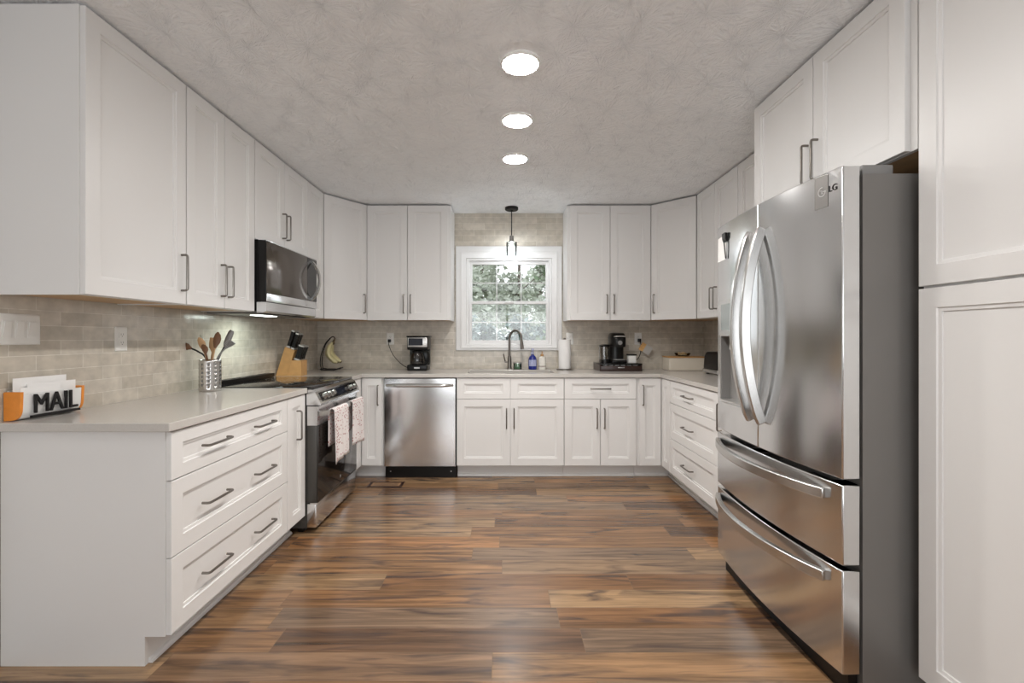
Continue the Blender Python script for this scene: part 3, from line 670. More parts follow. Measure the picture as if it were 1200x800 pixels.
dl = door_panel('door', 0, mid-.002, .738, 1.779, (.045, .315, .885, 1.215))
drr = door_panel('door', mid+.002, FW, .738, 1.779)
d1 = door_panel('freezer_drawer', 0, FW, .452, .718)
d2 = door_panel('freezer_drawer', 0, FW, .090, .434)
def bow(parent, P, a, b):
    m = MB(); m.tube(P, 1.0, sq=(a, b)); o = m.build('handle', 'steel_bright', parent, angle=50)
    bv = o.modifiers.new('edge', 'BEVEL'); bv.width = .004; bv.segments = 2; bv.limit_method = 'ANGLE'; bv.angle_limit = .7
for par, hx in ((dl, mid-.043), (drr, mid+.043)):
    bow(par, [(hx, bulge(hx)-.006-.074*math.sin(PI*k/28)**.75, .850+.815*k/28) for k in range(29)], .020, .012)
for par, hz in ((d1, .672), (d2, .388)):
    bow(par, [(.035+(FW-.10)*k/28, bulge(.035+(FW-.10)*k/28)-.006-.060*math.sin(PI*k/28)**.7, hz) for k in range(29)], .019, .012)
# dispenser
m = MB(); n = 8
P = lambda x, z, o: (x, bulge(x)-o, z)
xs = [.030+.300*k/n for k in range(n+1)]
m.loft([[P(x, z, o) for x in xs for (z, o) in ((0, 0),)][:0] or [P(x, 1.222, .0005) for x in xs]+[P(x, 1.222, .004) for x in xs[::-1]], [P(x, 1.395, .0005) for x in xs]+[P(x, 1.395, .004) for x in xs[::-1]]])
dp_ = m.build('dispenser_panel', 'silver', dl, angle=30)
m = MB(); m.loft([[P(x, 1.245, .0042) for x in xs[1:-1]]+[P(x, 1.245, .0052) for x in xs[1:-1][::-1]], [P(x, 1.375, .0042) for x in xs[1:-1]]+[P(x, 1.375, .0052) for x in xs[1:-1][::-1]]]); m.build('touch_screen', M['smoked'] if False else plain('screen_grey', (.25, .28, .28), .12), dp_, angle=30)
m = MB(); m.lathe([(.03, 1.15), (.03, 1.215)], (.18, -.055, 0), 20); m.lathe([(.018, 1.12), (.018, 1.151)], (.18, -.055, 0), 16); m.build('spout', 'white_plastic', dl)
m = MB(); m.box(.05, .31, bulge(.18)+.004, -.013, .886, .895); m.build('drip_tray', 'silver', dl, smooth=False)
# maker's plate and letters at the top of the near door
m = MB(); x0, x1 = .790, .848
m.loft([[P(x0, z, .0005), P(x1, z, .0005), P(x1, z, .0014), P(x0, z, .0014)] for z in (1.660, 1.772)]); pl = m.build('sticker', plain('grey_sticker', (.20, .19, .18), .4, .3), drr, smooth=False)
m = MB(); cz_, cx_ = 1.716, .823
slope = math.atan2(bulge(x1)-bulge(x0), x1-x0)
LM = Matrix.Translation((cx_, bulge(cx_)-.002, cz_)) @ Matrix.Rotation(slope, 4, 'Z') @ Matrix.Rotation(PI/2, 4, 'X')
m.mx = LM; n = 28
for k in range(n):
    a0, a1 = 2*PI*k/n, 2*PI*(k+1)/n; p = [(.017*math.cos(a0), .017*math.sin(a0)), (.017*math.cos(a1), .017*math.sin(a1)), (.0135*math.cos(a1), .0135*math.sin(a1)), (.0135*math.cos(a0), .0135*math.sin(a0))]
    if 0 <= k <= 5: continue
    m.prism(p, -.0004, .0006, 'z')
m.box(-.0015, .0015, -.006, .007, -.0004, .0006); m.box(-.0015, .006, -.007, -.0045, -.0004, .0006); m.box(.003, .017, -.0015, .0015, -.0004, .0006); m.box(-.008, -.005, .004, .007, -.0004, .0006)
m.build('logo', 'silver', pl, smooth=False)
m = MB(); xm = .868; text_mb(m, 'LG', .030, .0006, Matrix.Translation((xm, bulge(xm)-.0012, 1.716)) @ Matrix.Rotation(slope, 4, 'Z') @ Matrix.Rotation(PI/2, 4, 'X')); m.build('lettering', 'black', drr, smooth=False)
# paper note and its clip on the far door
fr_m = Matrix.Translation((1.181, 2.446, 0)) @ Matrix.Rotation(RR, 4, 'Z')
def fridge_item(nm, label, cat, x0, x1, z0, z1, o0, o1, mat):
    m = MB(); m.loft([[P(x, z, o0) for x in (x0, (x0+x1)/2, x1)]+[P(x, z, o1) for x in (x1, (x0+x1)/2, x0)] for z in (z0, (z0+z1)/2, z1)])
    o = m.build(nm, mat, smooth=False); o.location = (1.181, 2.446, 0); o.rotation_euler = (0, 0, RR); return tag(o, label, cat)
fridge_item('paper_note', 'white paper note held on the far fridge door by a black clip', 'note', .012, .132, 1.600, 1.722, .0006, .0016, 'paper')
t2 = thing('magnet_clip', 'black magnet clip holding a note on the far fridge door', 'clip', (1.181, 2.446, 0), RR)
m = MB(); m.loft([[P(x, z, .002) for x in (.105, .148)]+[P(x, z, o_) for x in (.148, .105)] for z, o_ in ((1.685, .006), (1.70, .012), (1.728, .014))]); m.build('jaw', 'black', t2, smooth=False)
m = MB(); m.tube([P(.128, 1.69, .012), P(.134, 1.65, .010), P(.138, 1.60, .006)], .003, 6); m.build('lever', 'black', t2)

# ------------------------------------------------------------------ ceiling lights and pendant
for y, lab in ((2.077, 'round recessed ceiling light nearest the camera'), (2.622, 'middle one of three round ceiling lights in a row'), (3.184, 'round recessed ceiling light nearest the window'), (1.46, 'round recessed ceiling light over the pantry, first of the row before the frame'), (.80, 'round recessed ceiling light above the camera, last of the row')):
    t = thing('ceiling_light', lab, 'ceiling light', (.068, y, ZC), 0, 'recessed ceiling lights')
    m = MB(); m.lathe([(.088, -.0005), (.088, -.009), (.084, -.012), (.080, -.012), (.080, -.0005)], n=40, cap=False); m.build('trim_ring', 'white_plastic', t)
    m = MB(); m.lathe([(.0795, -.002), (.0795, -.0115), (.072, -.0145), (.045, -.0165), (.015, -.0170)], n=40); m.build('diffuser', 'led', t)
    bl = area('beam', (0, 0, -.0185), (0, 0, 0), .09, .09, BEAM if y > 2 else BEAM*.45, (1, .95, .885), t, 'DISK'); bl.data.spread = math.radians(125)
t = thing('pendant_light', 'black pendant light with clear glass shade hanging before the window', 'pendant light', (.061, 4.40, ZC), 0)
m = MB(); m.lathe([(.062, -.0005), (.062, -.022), (.056, -.027), (.012, -.028), (.010, -.036), (.004, -.037)], n=36); m.build('canopy', 'black_matte', t)
MB().tube([(0, 0, -.036), (0, 0, -.27)], .0045, 10).build('rod', 'black_matte', t)
m = MB(); m.lathe([(.006, -.265), (.020, -.27), (.021, -.318), (.030, -.322), (.030, -.328), (.012, -.329)], n=28); m.build('socket', M['steel_side'], t)
m = MB(); m.lathe([(.046, -.324), (.050, -.33), (.050, -.455), (.048, -.455), (.048, -.332), (.03, -.3265)], n=32, cap=False); m.build('glass_shade', 'clear', t)
m = MB(); m.lathe([(.012, -.329), (.013, -.345), (.026, -.375), (.030, -.40), (.024, -.423), (.010, -.432)], n=24); m.build('bulb', 'bulb', t)
pl_ = bpy.data.lights.new('bulb_light', 'POINT'); pl_.energy = BULB; pl_.color = (.93, .97, 1); pl_.shadow_soft_size = .035
po = bpy.data.objects.new('bulb_light', pl_); COL.objects.link(po); po.parent = t; po.location = (0, 0, -.50)

# ------------------------------------------------------------------ plates on the walls
def plate(name, label, loc, rz, gangs, kind, group=None):
    """loc at the plate centre on the wall; faces local -y"""
    w = .072+.046*(gangs-1); h = .118
    t = thing(name, label, 'switch' if kind == 'switch' else 'outlet', loc, rz, group)
    m = MB(); m.rings((-w/2, w/2, -h/2, h/2), [(0, -.0004), (0, -.003), (.004, -.006), (.008, -.0065)]); m.build('cover_plate', 'white_plastic', t)
    for g in range(gangs):
        cx = (g-(gangs-1)/2)*.046
        if kind == 'switch':
            m = MB(); m.rings((cx-.0165, cx+.0165, -.033, .033), [(0, -.0066), (0, -.0085), (.002, -.009)]); r_ = m.build('rocker', 'white_plastic', t)
            m = MB(); m.prism([(-.0092, -.028), (-.0105, 0), (-.0135, .028), (-.0092, .028)], cx-.0125, cx+.0125, 'x'); m.build('paddle', 'white_plastic', r_, smooth=False)
        else:
            for dz in (-.0195, .0195):
                m = MB(); m.rings((cx-.017, cx+.017, dz-.014, dz+.014), [(0, -.0066), (0, -.0082), (.002, -.0086)]); s_ = m.build('socket', 'white_plastic', t)
                m = MB()
                m.box(cx-.0075, cx-.0055, -.0089, -.0087, dz-.002, dz+.007); m.box(cx+.0055, cx+.0075, -.0089, -.0087, dz-.002, dz+.007); m.box(cx-.002, cx+.002, -.0089, -.0087, dz-.009, dz-.005); m.build('slots', 'ivory', s_, smooth=False)
    return t
OG = 'wall outlets above the worktop'
plate('light_switch', 'white triple rocker switch plate on the left wall tiles', (XW0, 1.776, 1.240), RL, 3, 'switch')
plate('wall_outlet', 'white outlet on the left wall tiles between switch plate and utensils', (XW0, 2.25, 1.202), RL, 1, 'outlet', OG)
plate('wall_outlet', 'white outlet with a black plug left of the coffee maker', (-1.137, YW, 1.195), 0, 1, 'outlet', OG)
plate('wall_outlet', 'white outlet behind the paper towel roll', (.640, YW, 1.196), 0, 1, 'outlet', OG)
plate('wall_outlet', 'white outlet right of the pod coffee machine', (1.317, YW, 1.196), 0, 1, 'outlet', OG)

# ------------------------------------------------------------------ floor vent
t = thing('floor_vent', 'wooden floor vent by the corner before the dishwasher', 'vent', (-.978, 3.815, 0), 0)
m = MB(); m.cells([-.14, -.118, .118, .14], [-.066, -.048, .048, .066], lambda i, j: not (i == 1 and j == 1), .0005, .005, 'z'); m.build('frame', 'espresso', t, smooth=False)
m = MB(); m.box(-.117, .117, -.047, .047, .0005, .0035); m.build('grate', plain('vent_wood', (.33, .19, .10), .4, var=.2), t, smooth=False)
m = MB()
for k in range(6): m.box(-.1, .1, -.0372+k*.0148-.002, -.0372+k*.0148+.002, .0036, .0040)
m.build('slots', 'dark_gap', t, smooth=False)

ZT_ = HC1
# ------------------------------------------------------------------ faucet and things by the sink
t = thing('faucet', 'tall steel gooseneck faucet behind the sink', 'faucet', (.042, 4.525, ZT_), 0)
m = MB(); m.lathe([(.027, .0003), (.027, .006), (.021, .012), (.0185, .10), (.015, .13)], n=24); m.build('base', M['handle'], t)
ang = -.62
P = [(0, 0, .12), (0, 0, .30)] + [(.07-.07*math.cos(a), 0, .30+.078*math.sin(a)) for a in [PI*k/14 for k in range(1, 14)]]+[(.138, 0, .275)]
R_ = Matrix.Rotation(ang, 4, 'Z')
m = MB(); m.mx = R_; m.tube(P, .0115, 12); m.build('neck', M['handle'], t)
m = MB(); m.mx = R_; m.tube([(.138, 0, .285), (.143, 0, .255), (.149, 0, .20)], [.013, .015, .018], 14); m.build('spray_head', M['handle'], t)
m = MB(); m.tube([(-.014, 0, .07), (-.045, 0, .075)], .009, 10); m.tube([(-.04, 0, .075), (-.052, -.01, .12), (-.058, -.015, .15)], [.006, .0055, .005], 8); m.build('lever', M['handle'], t)
t = thing('glass_jar', 'small green glass jar beside the faucet base', 'jar', (.120, 4.515, ZT_), 0)
m = MB(); m.lathe([(.036, .0003), (.040, .004), (.040, .06), (.037, .06), (.037, .007), (.001, .006)], n=28, cap=False); m.build('glass', 'green_glass', t)
m = MB(); m.lathe([(.0362, .0075), (.0362, .035)], n=28); m.build('wax', plain('wax', (.42, .52, .42), .5), t)
m = MB(); m.lathe([(.041, .060), (.041, .068), (.036, .069)], n=28); m.build('lid', 'silver', t)
t = thing('soap_bottle', 'blue dish soap spray bottle on the worktop under the window', 'bottle', (.265, 4.50, ZT_), 0)
m = MB(); m.lathe([(.036, .0003), (.040, .006), (.041, .06), (.040, .10), (.030, .125), (.014, .14), (.013, .15)], n=28); b_ = m.build('body', 'blue', t)
m = MB(); m.mx = Matrix(); n = 16
m.loft([[(.0418*math.cos(a), .0418*math.sin(a), z) for a in [-PI/2-1.0+2.0*k/n for k in range(n+1)]]+[(.040*math.cos(a), .040*math.sin(a), z) for a in [-PI/2+1.0-2.0*k/n for k in range(n+1)]] for z in (.035, .095)]); m.build('paper_label', 'blue_label', t)
m = MB(); m.lathe([(.016, .148), (.016, .165), (.010, .17), (.009, .185)], n=16); m.box(-.011, .011, -.04, .016, .185, .205, .004); m.tube([(0, -.022, .186), (0, -.032, .17), (0, -.030, .152)], [.005, .004, .003], 8); m.build('trigger_head', plain('pale_blue_cap', (.55, .58, .78), .35), t)
t = thing('soap_bottle', 'white hand soap bottle with amber cap between blue bottle and paper towels', 'bottle', (.357, 4.50, ZT_), 0)
m = MB(); m.lathe([(.033, .0003), (.036, .004), (.036, .10), (.031, .118), (.014, .126), (.013, .132)], n=28); m.build('body', plain('white_soap', (.80, .77, .71), .3), t)
m = MB(); m.lathe([(.0368, .030), (.0368, .036)], n=28); m.build('label_band', 'wood_dark', t)
m = MB(); m.lathe([(.0155, .130), (.0155, .148), (.006, .150), (.005, .168)], n=16); m.box(-.007, .007, -.026, .008, .168, .177, .003); m.build('pump', 'amber', t)
t = thing('towel_holder', 'dark metal paper towel stand under the white roll', 'holder', (.572, 4.475, ZT_), 0)
m = MB(); m.lathe([(.078, .0003), (.078, .006), (.072, .010), (.01, .011)], n=36); m.build('base', M['handle'], t)
m = MB(); m.tube([(0, 0, .010), (0, 0, .292)], .006, 10); m.lathe([(.012, .288), (.014, .297), (.008, .304), (.001, .306)], n=14); m.build('post', M['handle'], t)
t = thing('paper_towel_roll', 'white paper towel roll standing right of the window', 'paper towels', (.572, 4.475, ZT_+.0115), 0)
m = MB(); m.lathe([(.020, .0), (.057, .0), (.058, .002), (.058, .276), (.057, .278), (.020, .278), (.020, .0)], n=40, cap=False); m.build('paper', 'paper', t)
m = MB(); m.lathe([(.0198, .001), (.0198, .279), (.0175, .279), (.0175, .001), (.0198, .001)], n=24, cap=False); m.build('core', plain('cardboard', (.42, .3, .2), .8), t)

# ------------------------------------------------------------------ drip coffee maker
t = thing('coffee_maker', 'black drip coffee maker with glass carafe on the back worktop', 'coffee maker', (-.818, 4.42, ZT_), 0)
m = MB(); m.box(-.098, .092, -.09, .10, .0003, .055, .010, 3); m.build('base', 'black', t)
m = MB(); m.box(-.094, .094, .025, .098, .05, .21, .006); m.build('water_tank', 'black', t)
m = MB(); m.box(-.098, .096, -.085, .10, .195, .315, .010, 3); tp = m.build('brew_head', 'black', t)
m = MB(); m.box(-.104, .104, -.088, .104, .312, .325, .005); m.build('lid', 'black', tp)
m = MB(); m.box(-.090, .090, -.0875, -.0855, .222, .308, .0005); fp = m.build('front_panel', 'silver', tp)
m = MB(); m.box(-.084, .050, -.0885, -.0876, .236, .302); m.build('display', 'lcd', fp, smooth=False)
for k in range(4):
    m = MB(); m.box(.060, .082, -.089, -.0876, .240+k*.016, .251+k*.016, .001); m.build('button', 'white_plastic', fp)
m = MB(); m.lathe([(.05, .0565), (.066, .062), (.070, .09), (.066, .13), (.050, .165), (.048, .178)], (-.012, -.02, 0), 28, cap=False); cf = m.build('carafe', 'coffee', t)
m = MB(); m.lathe([(.050, .165), (.052, .180), (.04, .188)], (-.012, -.02, 0), 28); m.build('carafe_lid', 'black', cf)
m = MB(); m.tube(smoothpath([(.045, -.04, .178), (.090, -.055, .175), (.100, -.058, .13), (.095, -.055, .08), (.060, -.045, .072)], 6), .010, 10, sq=(1, 1)); m.build('carafe_handle', 'black', cf)
m = MB(); m.box(-.030, .022, -.0915, -.0905, .020, .034); m.build('badge', 'silver', t, smooth=False)
m = MB(); ox, oy = -.818, 4.42
m.tube(smoothpath([(-1.141-ox, YW-.034-oy, 1.170-ZT_), (-1.141-ox, YW-.05-oy, 1.14-ZT_), (-1.11-ox, YW-.035-oy, 1.05-ZT_), (-1.04-ox, YW-.04-oy, .965-ZT_), (-.97-ox, YW-.06-oy, .92-ZT_), (-.90-ox, YW-.10-oy, .908-ZT_), (-.10, .07, .012)], 8), .0032, 8); cd = m.build('cord', 'black', t)
m = MB(); m.box(-1.141-ox-.014, -1.141-ox+.014, YW-.036-oy, YW-.0092-oy, 1.160-ZT_, 1.190-ZT_, .004); m.build('plug', 'black', cd)

# ------------------------------------------------------------------ pod coffee machine on its drawer
t = thing('pod_holder', 'dark brown coffee pod holder under the black pod machine', 'pod holder', (1.063, 4.42, ZT_), 0)
m = MB(); m.cells([-.195, -.185, .185, .195], [-.15, .14, .15], lambda i, j: i != 1 or j == 1, .012, .062, 'z'); m.box(-.195, .195, -.15, .15, .0003, .012); m.build('tray', 'espresso', t, smooth=False)
m = MB(); m.box(-.185, .192, -.158, -.1505, .004, .050, .002); fd = m.build('drawer_front', 'espresso', t)
m = MB(); m.box(-.03, .03, -.164, -.1585, .030, .038, .002); m.build('pull', 'silver', fd)
m = MB(); m.box(-.197, .197, -.152, .152, .0625, .071, .002); m.build('top', 'black_glass', t)
for k in range(6):
    p = MB(); p.lathe([(.017, .0), (.022, .038), (.024, .040), (.024, .042)], n=18); o = p.build('coffee_pod', 'paper'); o.location = (1.063-.14+k*.056, 4.42-.115, ZT_+.0128)
    tag(o, ['leftmost white coffee pod in the holder under the pod machine', 'second white coffee pod from the left in the pod holder', 'third white coffee pod from the left in the pod holder', 'fourth white coffee pod from the left in the pod holder', 'fifth white coffee pod from the left in the pod holder', 'rightmost white coffee pod in the holder under the pod machine'][k], 'coffee pod', 'coffee pods in the holder')
ZP = ZT_+.0712
t = thing('pod_coffee_machine', 'black pod coffee machine standing on the dark pod holder', 'coffee maker', (1.063, 4.42, ZP), 0)
m = MB(); m.box(-.072, .068, -.115, .12, .0003, .028, .010, 3); m.build('base', 'black', t)
def oval(cx, cy, rx, ry, z, n=28, p=3.2):
    return [(cx+rx*math.copysign(abs(math.cos(a))**(2/p), math.cos(a)), cy+ry*math.copysign(abs(math.sin(a))**(2/p), math.sin(a)), z) for a in [2*PI*k/n for k in range(n)]]
m = MB(); m.loft([oval(-.002, .040, .066, .080, z) for z in (.02, .19)]); m.build('column', 'black', t)
m = MB(); m.loft([oval(-.002, .0, .068, .115, .150), oval(-.002, .0, .072, .120, .165), oval(-.002, .0, .072, .120, .240), oval(-.002, .004, .066, .112, .262), oval(-.002, .004, .058, .098, .278), oval(-.002, .004, .045, .075, .282)]); hd = m.build('brew_head', 'black', t)
m = MB(); m.tube(smoothpath([(-.05, -.09, .246), (-.045, -.124, .248), (0, -.136, .250), (.045, -.124, .248), (.05, -.09, .246)], 5), .006, 8); m.build('lever_handle', 'silver', hd)
m = MB(); m.lathe([(.02, 0), (.02, .003)], n=24, mat=Matrix.Translation((0, -.1195, .19)) @ Matrix.Rotation(PI/2, 4, 'X')); m.build('badge', M['grey_plastic'], hd)
m = MB(); m.box(-.05, .048, -.108, -.02, .0282, .036, .003); m.build('drip_tray', 'grey_plastic', t)
m = MB(); m.loft([oval(-.118, .03, .040, .070, .028), oval(-.120, .03, .042, .072, .16)], cap=False); wr = m.build('water_reservoir', 'water', t)
m = MB(); m.loft([oval(-.118, .03, .044, .074, .150), oval(-.118, .03, .044, .074, .162), oval(-.105, .03, .03, .06, .172)]); m.build('reservoir_lid', 'black', wr)
m = MB(); m.loft([oval(-.112, .03, .046, .074, .0003), oval(-.112, .03, .046, .074, .028)]); m.build('reservoir_base', 'black', wr)
ox, oy, oz = 1.063, 4.42, ZP
m = MB(); m.tube(smoothpath([(1.322-ox, YW-.034-oy, 1.180-oz), (1.328-ox, YW-.052-oy, 1.15-oz), (1.330-ox, YW-.05-oy, 1.08-oz), (1.31-ox, YW-.06-oy, 1.02-oz), (1.28-ox, YW-.07-oy, .99-oz), (1.2-ox, YW-.06-oy, .974-oz), (.07, .10, .012)], 8), .0035, 8); cd = m.build('cord', 'black', t)
m = MB(); m.box(1.322-ox-.015, 1.322-ox+.015, YW-.038-oy, YW-.0092-oy, 1.164-oz, 1.196-oz, .004); m.build('plug', 'black', cd)
m = MB(); tg = Matrix.Translation((1.37-ox, YW-.058-oy, 1.098-oz)) @ Matrix.Rotation(.55, 4, 'Y'); m.mx = tg
m.box(-.055, -.01, -.004, -.0015, -.04, .042); tg_ = m.build('cord_tag', plain('tag_orange', (.72, .42, .16), .5, var=.3, scale=60), cd, smooth=False)
m = MB(); m.mx = tg; m.box(-.01, .062, -.004, -.0015, -.040, .042); m.build('tag_sleeve', plain('tag_grey', (.50, .48, .45), .3), tg_, smooth=False)
t = thing('sugar_caddy', 'small white square pot with dark lid right of the pod machine', 'pot', (1.187, 4.37, ZP), 0)
m = MB(); m.box(-.036, .036, -.036, .036, .0003, .07, .005, 3); m.build('pot', 'white_plastic', t)
m = MB(); m.box(-.040, .040, -.040, .040, .0705, .082, .003); m.build('lid', 'black', t)

# ------------------------------------------------------------------ cream box, dish on it, toaster
t = thing('storage_box', 'cream enamel storage box with wooden lid in the right corner', 'box', (1.70, 4.43, ZT_), 0)
m = MB(); m.rings((-.155, .155, -.10, .10), [(0, 0)]*0 or [(0.004, .0003), (0, .004), (0, .118), (.006, .118), (.006, .02)], True, True)
m.bm.free(); m = MB(); m.loft([[(x*s_, y*s_, z) for x, y in ((-.170, -.095), (.170, -.095), (.170, .095), (-.170, .095))] for z, s_ in ((.0003, .985), (.006, 1), (.120, 1))])
bx = m.build('body', 'cream', t, smooth=False); bv = bx.modifiers.new('edge', 'BEVEL'); bv.width = .012; bv.segments = 3
m = MB(); m.box(-.174, .174, -.099, .099, .1203, .132, .004); m.build('lid', M['wood_light'], t)
t = thing('glass_dish', 'small shallow dish of tan pieces on the cream box', 'dish', (1.685, 4.42, ZT_+.1322), 0)
m = MB(); m.lathe([(.03, .0003), (.06, .006), (.075, .03), (.073, .031), (.058, .009), (.001, .006)], n=28, cap=False); m.build('dish', 'clear', t)
rnd = random.Random(3); m = MB()
for k in range(16):
    a = rnd.uniform(0, 6.28); r = rnd.uniform(0, .045); z = .016+rnd.uniform(0, .016)
    m.lathe([(.001, -.009), (.008, -.006), (.011, 0), (.008, .006), (.001, .009)], (r*math.cos(a), r*math.sin(a), z), 10)
o = m.build('snacks', 'wicker', t); o['kind'] = 'stuff'
t = thing('toaster', 'black and silver toaster beside the fridge on the right worktop', 'toaster', (1.80, 3.90, ZT_), 0)
def rbox(x0, x1, y0, y1, z0, z1, r, mat, nm, par, seg=4): m = MB(); m.box(x0, x1, y0, y1, z0, z1, r, seg); return m.build(nm, mat, par)
m = MB()
for sx in (-.055, .055):
    for sy in (-.1, .1): m.lathe([(.012, .0003), (.012, .014)], (sx, sy, 0), 12)
m.build('foot', 'black', t)
m = MB(); m.prism([(-.082, .04), (-.075, .15), (-.055, .19), (.055, .19), (.075, .15), (.082, .04)], -.135, .135, 'y'); sh = m.build('shell', 'black', t, angle=50); bv = sh.modifiers.new('edge', 'BEVEL'); bv.width = .010; bv.segments = 3
m = MB(); m.box(-.088, .088, -.142, .142, .012, .042, .008, 3); m.build('base_band', 'silver', t)
for sx in (-.028, .028): m = MB(); m.box(sx-.013, sx+.013, -.10, .10, .1898, .1910); m.build('slot', 'ivory', t, smooth=False)
m = MB(); m.box(-.02, .02, -.165, -.136, .115, .135, .005); m.build('lever', 'silver', t)
m = MB(); m.lathe([(.016, 0), (.015, .014)], n=20, mat=Matrix.Translation((0, -.135, .075)) @ Matrix.Rotation(PI/2, 4, 'X')); m.build('dial', 'silver', t)

# ------------------------------------------------------------------ bananas on a stand
bxx, byy = -1.665, 4.43
t = thing('banana_stand', 'black wire banana stand in the left back corner', 'stand', (bxx, byy, ZT_), 0)
m = MB()
m.tube([(-.075+.0, -.05, .012), (-.06, -.07, .006), (.06, -.07, .006), (.105, -.04, .022)], .005, 8); m.tube([(-.075, .05, .012), (-.06, .07, .006), (.06, .07, .006), (.105, .04, .022)], .005, 8)
m.tube([(-.075, -.05, .012), (-.078, 0, .012), (-.075, .05, .012)], .005, 8); m.tube([(.105, -.04, .022), (.112, 0, .024), (.105, .04, .022)], .005, 8)
m.box(-.06, .06, -.068, .068, .0025, .006); m.build('base', 'black_matte', t)
for sy in (-.022, .022):
    m = MB(); m.tube(smoothpath([(-.077, sy, .012), (-.088, sy, .07), (-.078, sy*.8, .16), (-.045, sy*.5, .25), (.0, sy*.15, .305)], 6), .0045, 8); m.build('wire', 'black_matte', t)
m = MB(); m.tube(smoothpath([(-.004, 0, .302), (.022, 0, .318), (.042, 0, .305), (.040, 0, .285)], 6), .005, 8); m.build('hook', 'black_matte', t)
t = thing('bananas', 'bunch of greenish yellow bananas hanging on the wire stand', 'bananas', (bxx+.036, byy, ZT_+.284), 0)
m = MB(); m.tube(smoothpath([(.008, 0, .016), (.0, 0, .0), (-.010, 0, -.022), (-.014, 0, -.04)], 4), [.007]*4+[.010]*4+[.016]*4+[.013], 10); m.build('stem', 'banana_tip', t)
for k, (a, ln, oy_) in enumerate(((.0, 1.0, -.026), (.22, .95, 0.0), (.1, 1.0, .026), (-.25, .9, -.006))):
    pts = [(-.012, oy_*.4, -.020), (-.036+.02*a, oy_*.9, -.065), (-.044+.06*a, oy_*1.2, -.115), (-.026+.10*a, oy_*1.25, -.160*ln), (.012+.10*a, oy_*1.1, -.198*ln), (.040+.12*a, oy_, -.212*ln)]
    sp_ = smoothpath(pts, 5); nn = len(sp_)
    rr = [.008+.016*min(1, 1.6*math.sin(PI*min(1, max(0, i/(nn-1))))) for i in range(nn)]
    m = MB(); m.tube(sp_, rr, 6); b_ = m.build('banana', 'banana', t, angle=60)
    m = MB(); m.tube([sp_[-1], Vector(sp_[-1])+Vector((.008, 0, -.001))], [.006, .004], 6); m.build('tip', 'banana_tip', b_)

# ------------------------------------------------------------------ knife block
t = thing('knife_block', 'beech knife block with black knives in the corner behind the range', 'knife block', (-1.852, 3.81, ZT_), 0)
m = MB(); m.prism([(.0, .0004), (.088, .0004), (.150, .205), (.074, .235)], -.055, .055, 'y'); m.build('tilted_block', 'wood_light', t, smooth=False)
m = MB(); m.prism([(.0893, .0004), (.205, .0004), (.205, .125), (.1272, .125)], -.055, .055, 'y'); m.build('front_block', 'wood_light', t, smooth=False)
dirv = Vector((.295, 0, .955)).normalized(); nrm = Vector((.955, 0, -.295))
KG = 'kitchen knives in the block'
def knife(label, base, ln, w, d, handle='black', g=KG):
    o = thing('kitchen_knife', label, 'knife', (-1.852+base[0], 3.81+base[1], ZT_+base[2]), 0, g)
    m = MB(); p = [dirv*.0, dirv*ln*.1, dirv*ln*.5, dirv*ln*.9, dirv*ln]
    m.tube(p, [.8, .9, .85, 1.0, .8], sq=(w, d)); hd_ = m.build('handle', handle, o, smooth=False)
    m = MB(); m.tube([dirv*.001, dirv*.014], 1.0, sq=(w*1.05, d*1.1)); m.build('bolster', 'silver', o, smooth=False)
    m = MB(); m.tube([dirv*(ln*.92), dirv*(ln+.002)], 1.0, sq=(w*.95, d*.95)); m.build('end_cap', 'silver', o, smooth=False)
    return o
lab = ['near left large knife in the top row of the knife block', 'near right large knife in the top row of the knife block', 'middle left large knife in the top row of the knife block', 'middle right large knife in the top row of the knife block', 'far left large knife in the top row of the knife block', 'far right large knife in the top row of the knife block']
i = 0
for by in (-.035, 0, .035):
    for u in (.25, .72):
        knife(lab[i], (.074+.076*u, by, .235-.030*u+.0008), .150-.02*u, .0135, .0095); i += 1
lab2 = ['nearest steak knife in the lower row of the knife block', 'second nearest steak knife in the lower row of the knife block', 'second farthest steak knife in the lower row of the knife block', 'farthest steak knife in the lower row of the knife block']
for k in range(4):
    knife(lab2[k], (.166, -.042+k*.028, .1258), .125, .022, .0085)

# ------------------------------------------------------------------ utensil holder and utensils
ux, uy = -1.725, 2.72
t = thing('utensil_holder', 'perforated steel utensil holder on the left worktop', 'utensil holder', (ux, uy, ZT_), 0)
m = MB(); n = 60; R0 = .057; H = .182
zs = [.0, .012] + sum([[.030+.024*k, .030+.024*k+.012] for k in range(6)], []) + [.172, H]
V = [[m.v((R0*math.cos(2*PI*k/n), R0*math.sin(2*PI*k/n), z)) for k in range(n)] for z in zs]
for j in range(len(zs)-1):
    for k in range(n):
        if 2 <= j <= 12 and j % 2 == 0 and k % 6 in (0, 1): continue
        m.f([V[j][k], V[j][(k+1) % n], V[j+1][(k+1) % n], V[j+1][k]])
sh = m.build('sleeve', 'steel_bright', t); so = sh.modifiers.new('wall', 'SOLIDIFY'); so.thickness = .0014
m = MB(); m.lathe([(.056, .0004), (.056, .003)], n=40); m.build('bottom', 'steel_bright', t)
m = MB(); m.lathe([(.0545, .004), (.0545, .176), (.053, .176), (.053, .0042)], n=40, cap=False); m.build('lining', 'grey_plastic', t)
UGp = 'cooking utensils in the steel holder'
